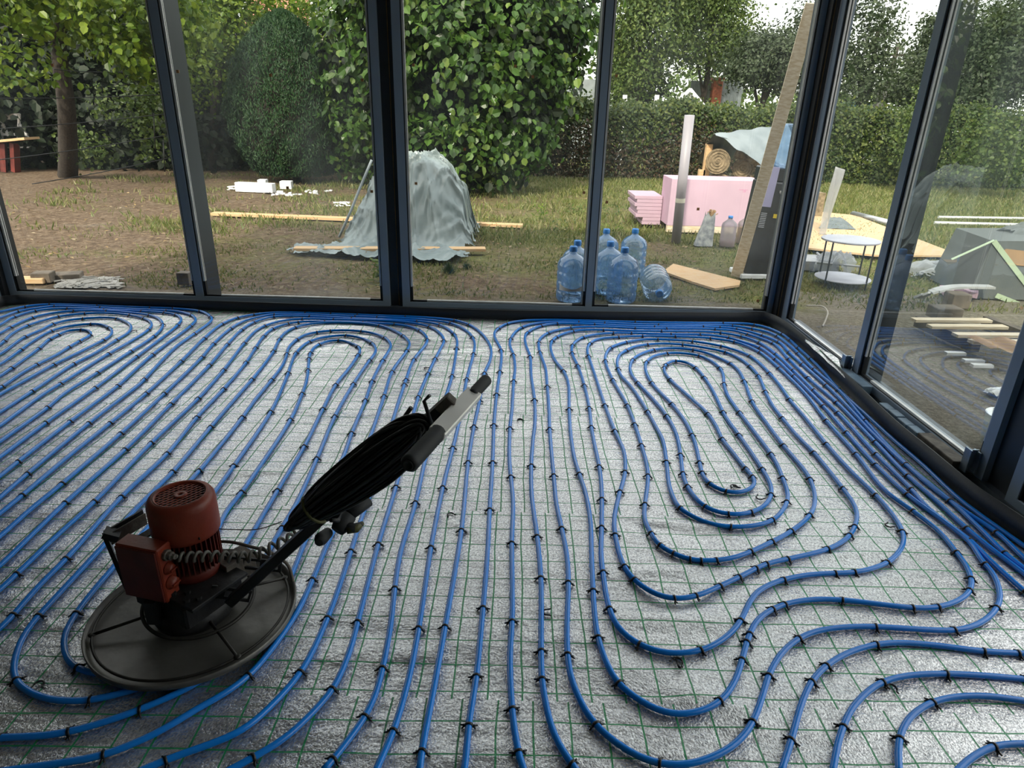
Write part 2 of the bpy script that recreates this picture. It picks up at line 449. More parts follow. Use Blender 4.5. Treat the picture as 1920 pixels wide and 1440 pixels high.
# the foil covered floor, one gently creased sheet
FX0, FX1, FY0, FY1 = -4.16, 2.13, -1.6, 5.17
CREASES = [  # two pixel points, height, width
    ((1205, 975), (1330, 985), .008, .030), ((1210, 985), (1300, 1000), -.006, .05),
    ((1180, 1075), (1290, 1062), .007, .035), ((1160, 1150), (1370, 1158), .008, .040),
    ((1130, 1130), (1300, 1120), -.006, .05), ((1480, 1040), (1760, 1035), .007, .030),
    ((1520, 1080), (1760, 1085), .006, .035), ((1340, 985), (1480, 960), .006, .03),
    ((700, 660), (900, 655), .006, .03), ((590, 655), (680, 640), .006, .025),
    ((1000, 790), (960, 782), .008, .03), ((620, 1230), (790, 1222), .006, .04),
    ((260, 760), (330, 745), .006, .04), ((1300, 1310), (1400, 1330), .009, .05),
    ((1700, 1230), (1900, 1260), .006, .06), ((400, 880), (520, 880), .008, .05),
    ((820, 965), (900, 998), .006, .03)]
def floor_sheet():
    nx, ny = 400, 430
    X = np.linspace(FX0, FX1, nx); Y = np.linspace(FY0, FY1, ny)
    XX, YY = np.meshgrid(X, Y)
    Z = np.full_like(XX, -0.001)
    Z += .0010 * np.sin(XX * 5.1 + 1.3 * np.sin(YY * 3)) * np.sin(YY * 9.3)
    for a, b, h, w in CREASES:
        A = gz(*a); B = gz(*b); d = (B - A); L = d.length; d.normalize()
        s = (XX - A.x) * d.x + (YY - A.y) * d.y
        t = -(XX - A.x) * d.y + (YY - A.y) * d.x
        e = np.clip(np.maximum(-s, s - L), 0, None)
        Z += h * np.exp(-(t + .012 * np.sin(s * 9)) ** 2 / (w * w)) * np.exp(-(e / .06) ** 2)
    V = np.stack([XX.ravel(), YY.ravel(), Z.ravel()], 1)
    i = np.arange(ny - 1)[:, None] * nx + np.arange(nx - 1)[None]
    F = np.stack([i, i + 1, i + nx + 1, i + nx], -1).reshape(-1, 4)
    return mesh_np('floor', V, F, M_foil, smooth=True)
tag(floor_sheet(), kind='structure')

def struct(name, mb, m, parent=None):
    o = mb.build(name, m, parent)
    if parent is None: tag(o, kind='structure')
    return o
struct('floor', MB().box(FX0 - .1, FX1 + .2, FY0 - .1, 5.40, -.18, -.02), M_wall)

# ceiling, solid walls behind and to the left of the camera; unseen rear one made wide and tall to shade the garden
ZT = 2.62
struct('ceiling', MB().box(-4.6, 2.65, -1.7, 5.62, ZT + .12, ZT + .32), M_plaster)
struct('wall_rear', MB().box(-12, 9, -1.95, -1.70, -.02, 5.2), M_wall)
struct('wall_left', MB().box(-4.45, -4.22, -1.7, 4.86, -.02, ZT + .12), M_wall_d)

# outdoor ground
def ground_material():
    m, nt, out = new_mat('patchy_garden_soil')
    tc = N(nt, 'ShaderNodeTexCoord'); P = tc.outputs['Object']
    def noise(sc, det=6, rough=.6):
        n = N(nt, 'ShaderNodeTexNoise'); n.inputs['Scale'].default_value = sc; n.inputs['Detail'].default_value = det; n.inputs['Roughness'].default_value = rough
        nt.links.new(P, n.inputs['Vector']); return n.outputs[0]
    sep = N(nt, 'ShaderNodeSeparateXYZ'); nt.links.new(P, sep.inputs[0])
    x, y = sep.outputs[0], sep.outputs[1]
    soil = ramp(nt, noise(13, 8, .85), [(.34, (.06, .042, .028)), (.47, (.185, .122, .078)), (.56, (.30, .215, .145)), (.66, (.52, .42, .31))])
    grass = ramp(nt, noise(16, 6, .8), [(.34, (.07, .095, .02)), (.5, (.20, .24, .05)), (.64, (.40, .40, .12))])
    g = mth(nt, 'ADD', mth(nt, 'MULTIPLY', noise(.9, 5, .65), 2.6), -1.12)
    g = mth(nt, 'ADD', g, mth(nt, 'MULTIPLY', x, .10))
    g = mth(nt, 'ADD', g, mth(nt, 'MULTIPLY', y, .022))
    g = mth(nt, 'ADD', g, mth(nt, 'MULTIPLY', mth(nt, 'SUBTRACT', noise(22, 4, .7), .5), 1.6))
    g = mth(nt, 'MINIMUM', mth(nt, 'MAXIMUM', g, 0), 1)
    m1 = N(nt, 'ShaderNodeMixRGB'); nt.links.new(g, m1.inputs[0]); nt.links.new(soil, m1.inputs[1]); nt.links.new(grass, m1.inputs[2])
    # pale gravelly sand next to the house
    dback = mth(nt, 'SUBTRACT', 6.05, y)
    dright = mth(nt, 'MULTIPLY', mth(nt, 'SUBTRACT', x, 2.0), mth(nt, 'LESS_THAN', y, 6.3))
    sandy = mth(nt, 'MAXIMUM', mth(nt, 'MULTIPLY', dback, 1.6), dright)
    sandy = mth(nt, 'ADD', sandy, mth(nt, 'MULTIPLY', mth(nt, 'SUBTRACT', noise(2.2, 5, .7), .55), 2.4))
    sandy = mth(nt, 'MINIMUM', mth(nt, 'MAXIMUM', sandy, 0), .85)
    gravel = ramp(nt, noise(34, 6, .8), [(.30, (.12, .105, .09)), (.5, (.33, .285, .235)), (.68, (.56, .50, .43))])
    m2 = N(nt, 'ShaderNodeMixRGB'); nt.links.new(sandy, m2.inputs[0]); nt.links.new(m1.outputs[0], m2.inputs[1]); nt.links.new(gravel, m2.inputs[2])
    p = N(nt, 'ShaderNodeBsdfPrincipled'); p.inputs['Roughness'].default_value = .95; p.inputs['Specular IOR Level'].default_value = .2
    m3 = N(nt, 'ShaderNodeMixRGB', blend_type='MULTIPLY'); m3.inputs[0].default_value = 1; m3.inputs[2].default_value = (.66, .66, .64, 1)
    nt.links.new(m2.outputs[0], m3.inputs[1]); nt.links.new(m3.outputs[0], p.inputs['Base Color'])
    b = N(nt, 'ShaderNodeBump'); b.inputs['Strength'].default_value = .8; b.inputs['Distance'].default_value = .05
    nt.links.new(noise(26, 6, .7), b.inputs['Height']); nt.links.new(b.outputs[0], p.inputs['Normal'])
    nt.links.new(p.outputs[0], out.inputs[0])
    return m
M_ground = ground_material()
def ground_sheet():
    xs = np.concatenate([np.linspace(-60, -10, 26)[:-1], np.linspace(-10, 14, 220), np.linspace(14, 70, 30)[1:]])
    ys = np.concatenate([np.linspace(-20, 4, 20)[:-1], np.linspace(4, 20, 170), np.linspace(20, 120, 40)[1:]])
    XX, YY = np.meshgrid(xs, ys)
    Z = .012 * np.sin(XX * 1.7 + 2 * np.sin(YY * .9)) * np.sin(YY * 1.3 + XX * .4) + .008 * np.sin(XX * 5.3 + YY * 3.1) * np.sin(YY * 6.1 - XX * 2) - .018
    inside = (XX > -4.6) & (XX < 2.45) & (YY < 5.6)
    Z[inside] = -.2
    Z[(XX > 2.2) & (XX < 3) & (YY < 6)] = -.03
    V = np.stack([XX.ravel(), YY.ravel(), Z.ravel()], 1); nx = len(xs)
    i = np.arange(len(ys) - 1)[:, None] * nx + np.arange(nx - 1)[None]
    F = np.stack([i, i + 1, i + nx + 1, i + nx], -1).reshape(-1, 4)
    o = mesh_np('garden_ground', V, F, M_ground, smooth=True)
    tag(o, kind='structure')
ground_sheet()

# ---------------------------------------------------------------- windows
_wn = [0]
def window(org, rz, w, sl, sr, glass=None, z0=.035):
    """one glazed unit, local X along the wall, Y outward"""
    _wn[0] += 1
    r = empty('window_%d' % _wn[0], org, rz); tag(r, kind='structure')
    d = .07
    f = MB()
    f.box(0, sl, 0, d, z0, ZT); f.box(w - sr, w, 0, d, z0, ZT)
    f.box(sl, w - sr, 0, d, z0, z0 + .040); f.box(sl, w - sr, 0, d, ZT - .06, ZT)
    f.build('window_frame', M_sash, r)
    g = MB()
    for a, b in ((sl, sl + .008), (w - sr - .008, w - sr)): g.box(a, b, .006, .05, z0 + .04, ZT - .06)
    g.box(sl, w - sr, .012, .05, z0 + .040, z0 + .044)
    g.box(sl + .008, sl + .022, .014, .042, z0 + .044, .20); g.box(w - sr - .022, w - sr - .008, .014, .042, z0 + .044, .20)
    g.build('gasket', M_black, r)
    s = MB()
    a, b = sl + .008, w - sr - .008
    for x0, x1 in ((a, a + .015), (b - .015, b)):
        s.box(x0, x1, .014, .026, .20, ZT - .06)
        s.box(x0, x1, .036, .044, .20, ZT - .06)
    s.box(a + .13, b - .10, .014, .030, z0 + .044, z0 + .057)
    s.build('spacer_bar', M_spacer, r)
    t = MB().box(a, a + .13, .014, .030, z0 + .044, z0 + .054).box(b - .10, b, .014, .030, z0 + .044, z0 + .054)
    t.build('corner_tape', M_black, r)
    p = MB().add([(a, .030, z0 + .044), (b, .030, z0 + .044), (b, .030, ZT - .06), (a, .030, ZT - .06)], [(0, 1, 2, 3)])
    p.build('pane', glass or M_glass, r)
    return r
_tn = [0]
def trim(mb, m=None):
    _tn[0] += 1
    return struct('trim_%d' % _tn[0], mb, m or M_frame)

YB = 5.235          # inner face of the rear windows
XA, XC = -2.594, .603                     # shared slim mullions
WINS = [window((-4.165, YB, 0), 0, XA + 4.165, .058, .033)]
WINS.append(window((XA, YB, 0), 0, -1.029 - XA, .033, .057, M_glass_d))
WINS.append(window((-.925, YB, 0), 0, XC + .925, .062, .027))
WINS.append(window((XC, YB, 0), 0, 2.111 - XC, .027, .044, M_glass_d))
M_cork = simple('cork', (.50, .25, .10), .8, 0, .1, 30)
for w_, L_ in zip(WINS, ([(98, 122)], [(333, 134), (507, 141), (679, 150), (697, 359), (539, 352)], [(775, 122), (966, 124), (999, 144), (871, 280), (780, 344), (1095, 361)], [(1156, 142), (1309, 392), (1138, 379), (1421, 564)])):
    for q in L_:
        p = gy(q[0], q[1], YB + .026) - Vector((w_.location.x, YB, 0))
        MB().box(p.x - .010, p.x + .010, .024, .030, p.z - .010, p.z + .010).build('cork_pad', M_cork, w_)
# mullions and posts of the rear wall
trim(MB().box(XA - .030, XA + .030, YB + .070, YB + .33, .0, ZT), M_frame_out)
trim(MB().box(-1.029, -.925, YB + .062, YB + .24, .0, ZT), M_frame)
trim(MB().box(-1.029, -.925, YB + .040, YB + .062, .0, ZT), M_recess)
trim(MB().box(-.962, -.957, YB + .030, YB + .040, .02, ZT), M_gold)
trim(MB().box(XC - .032, XC + .030, YB + .070, YB + .33, .0, ZT), M_frame_out)
trim(MB().box(-4.165, 2.111, YB - .004, YB + .16, -.02, .036))
trim(MB().box(-4.32, -4.165, YB - .05, YB + .2, -.02, ZT), M_black)
# corner post
trim(MB().box(2.111, 2.30, YB + .03, YB + .25, -.02, ZT), M_frame)
trim(MB().box(2.111, 2.160, YB - .085, YB + .03, -.02, ZT), M_black)
trim(MB().box(2.125, 2.130, YB - .092, YB - .085, .02, ZT), M_gold)
# head frames and lintel
trim(MB().box(-4.4, 2.45, YB - .03, YB + .25, ZT, ZT + .12))
trim(MB().box(2.13, 2.42, -1.7, YB + .25, ZT, ZT + .12))
# right wall: local X runs from the corner towards the camera
XR = 2.155
window((XR, 5.125, 0), -math.pi / 2, 5.125 - 3.888, .075, .036)
window((XR, 3.888, 0), -math.pi / 2, 3.888 - 2.63, .038, .060, M_glass2)
trim(MB().box(XR + .070, XR + .165, 3.858, 3.918, 0, ZT), M_frame_out)
# bottom track of the right wall
trim(MB().box(XR - .008, XR + .16, -1.6, 5.15, -.02, .036))
trim(MB().box(XR + .05, XR + .22, 2.475, 2.63, 0, ZT), M_frame)
trim(MB().box(XR + .03, XR + .05, 2.475, 2.63, 0, ZT), M_recess)
window((XR, 2.475, 0), -math.pi / 2, 1.45, .06, .03)
window((XR, 1.025, 0), -math.pi / 2, 1.45, .03, .06)
trim(MB().box(XR + .07, XR + .30, .995, 1.055, 0, ZT))
trim(MB().box(XR, XR + .16, -1.7, -.425, 0, ZT), M_wall)
# short glazed return on the left
window((-4.20, 4.87, 0), math.pi / 2, .33, .05, .05)

# springy black edge strip standing round the floor
def edge_strip():
    P = [(-4.13, 1.0), (-4.13, 4.2), (-4.12, 4.95), (-4.06, 5.09), (-3.86, 5.135), (-3.0, 5.11), (-2.085, 5.087), (-1.0, 5.065), (-.02, 5.055), (.9, 5.10), (1.5, 5.14), (1.8, 5.155),
         (1.95, 5.150), (2.03, 5.105), (2.08, 4.98), (2.093, 4.7), (2.088, 4.4), (2.06, 3.95), (2.045, 3.65), (2.01, 3.15), (2.012, 2.83), (2.015, 2.5), (2.05, 2.25), (2.09, 1.9), (2.11, 1.2), (2.11, -1.5)]
    H = [.08] * len(P)
    for i, (x, y) in enumerate(P):
        if x > 1.9: H[i] = .098
    pts = []
    for i in range(len(P) - 1):
        p0, p1, p2, p3 = P[max(i - 1, 0)], P[i], P[i + 1], P[min(i + 2, len(P) - 1)]
        for k in range(8):
            t = k / 8
            q = [.5 * (2 * p1[a] + (p2[a] - p0[a]) * t + (2 * p0[a] - 5 * p1[a] + 4 * p2[a] - p3[a]) * t * t + (3 * p1[a] - p0[a] - 3 * p2[a] + p3[a]) * t ** 3) for a in (0, 1)]
            pts.append((q[0], q[1], H[i] * (1 - t) + H[i + 1] * t))
    pts.append((*P[-1], H[-1]))
    mb = MB(); vs = []; fs = []
    for i, (x, y, h) in enumerate(pts):
        a = pts[max(i - 1, 0)]; b = pts[min(i + 1, len(pts) - 1)]
        n = Vector((b[1] - a[1], -(b[0] - a[0]), 0)).normalized() * -.007   # outward
        vs += [(x, y, -.01), (x + n.x * .1, y + n.y * .1, h), (x + n.x, y + n.y, h), (x + n.x, y + n.y, -.01)]
    for i in range(len(pts) - 1):
        for k in range(4): fs.append((i * 4 + k, i * 4 + (k + 1) % 4, (i + 1) * 4 + (k + 1) % 4, (i + 1) * 4 + k))
    mb.add(vs, fs, True)
    return mb, pts
_mb, STRIP = edge_strip()
struct('baseboard_rear', _mb, M_skirt)
def strip_limit(p, gap):
    """keeps a floor point on the room side of the edge strip"""
    x, y = p
    best = None
    for i in range(0, len(STRIP) - 1):
        ax, ay = STRIP[i][:2]; bx, by = STRIP[i + 1][:2]
        dx, dy = bx - ax, by - ay; L2 = dx * dx + dy * dy
        t = max(0, min(1, ((x - ax) * dx + (y - ay) * dy) / L2))
        qx, qy = ax + dx * t, ay + dy * t
        d = math.hypot(x - qx, y - qy)
        L = math.sqrt(L2); nx, ny = dy / L, -dx / L          # towards the room
        side = (x - qx) * nx + (y - qy) * ny
        if best is None or d < best[0]: best = (d, side, qx, qy, nx, ny)
    d, side, qx, qy, nx, ny = best
    if side < gap: return (qx + nx * gap, qy + ny * gap)
    return p

# foil end left sticking up behind the strip, levelling blocks and brackets under the right hand frame
a, b, c, d = gz(1510, 636, .10), gz(1572, 672, .10), gz(1585, 707, .09), gz(1562, 690, .07)
vs = []
for i in range(9):
    t = i / 8
    p = a.lerp(b, t); q = a.lerp(d, t) + Vector((.0, 0, 0)) if t < .01 else a.lerp(c, t)
    wv = .003 * math.sin(i * 2.2)
    vs += [(min(p.x, XR - .02), p.y, .10 + wv), (min(q.x, XR - .03), q.y, .085 + wv)]
f = [(2 * i, 2 * i + 2, 2 * i + 3, 2 * i + 1) for i in range(8)]
o = MB().add(vs, f, True).build('foil_offcut', M_foil)
tag(o, 'strip of green gridded foil sticking up behind the black edge strip', 'foil')
def shim(name, y0, y1, z0, z1, x0, x1, label, m, group=None):
    o = MB().box(x0, x1, y0, y1, z0, z1, ch=.003).build(name, m); tag(o, label, 'shim', group); return o
shim('levelling_block', 3.63, 3.93, .03, .084, XR - .075, XR - .012, 'blue grey levelling block under the far end of the large right hand window', M_shim)
for k in range(5):
    shim('levelling_shim', 3.36 - k * .10, 3.45 - k * .10, .034, .060 + .003 * (k % 2), XR - .062, XR - .012, 'small blue grey shim under the large right window, ' + ('farthest of the row of five', 'second farthest of five', 'middle one of five', 'second nearest of five', 'nearest of the row of five')[k], M_shim, 'row of small shims under the right window')
shim('levelling_block', 2.72, 3.02, .035, .085, XR - .085, XR - .012, 'scuffed grey levelling block under the near end of the right window', M_dust)
for y, lab in ((3.955, 'upright zinc bracket at the post between the right hand windows'), (2.70, 'upright zinc bracket at the near right hand post')):
    b_ = MB().box(XR - .05, XR - .002, y - .004, y + .002, .07, .16).box(XR - .052, XR - .046, y - .025, y + .02, .05, .165).box(XR - .012, XR - .004, y - .03, y + .02, .05, .155)
    tag(b_.build('zinc_bracket', M_zinc), lab, 'bracket')

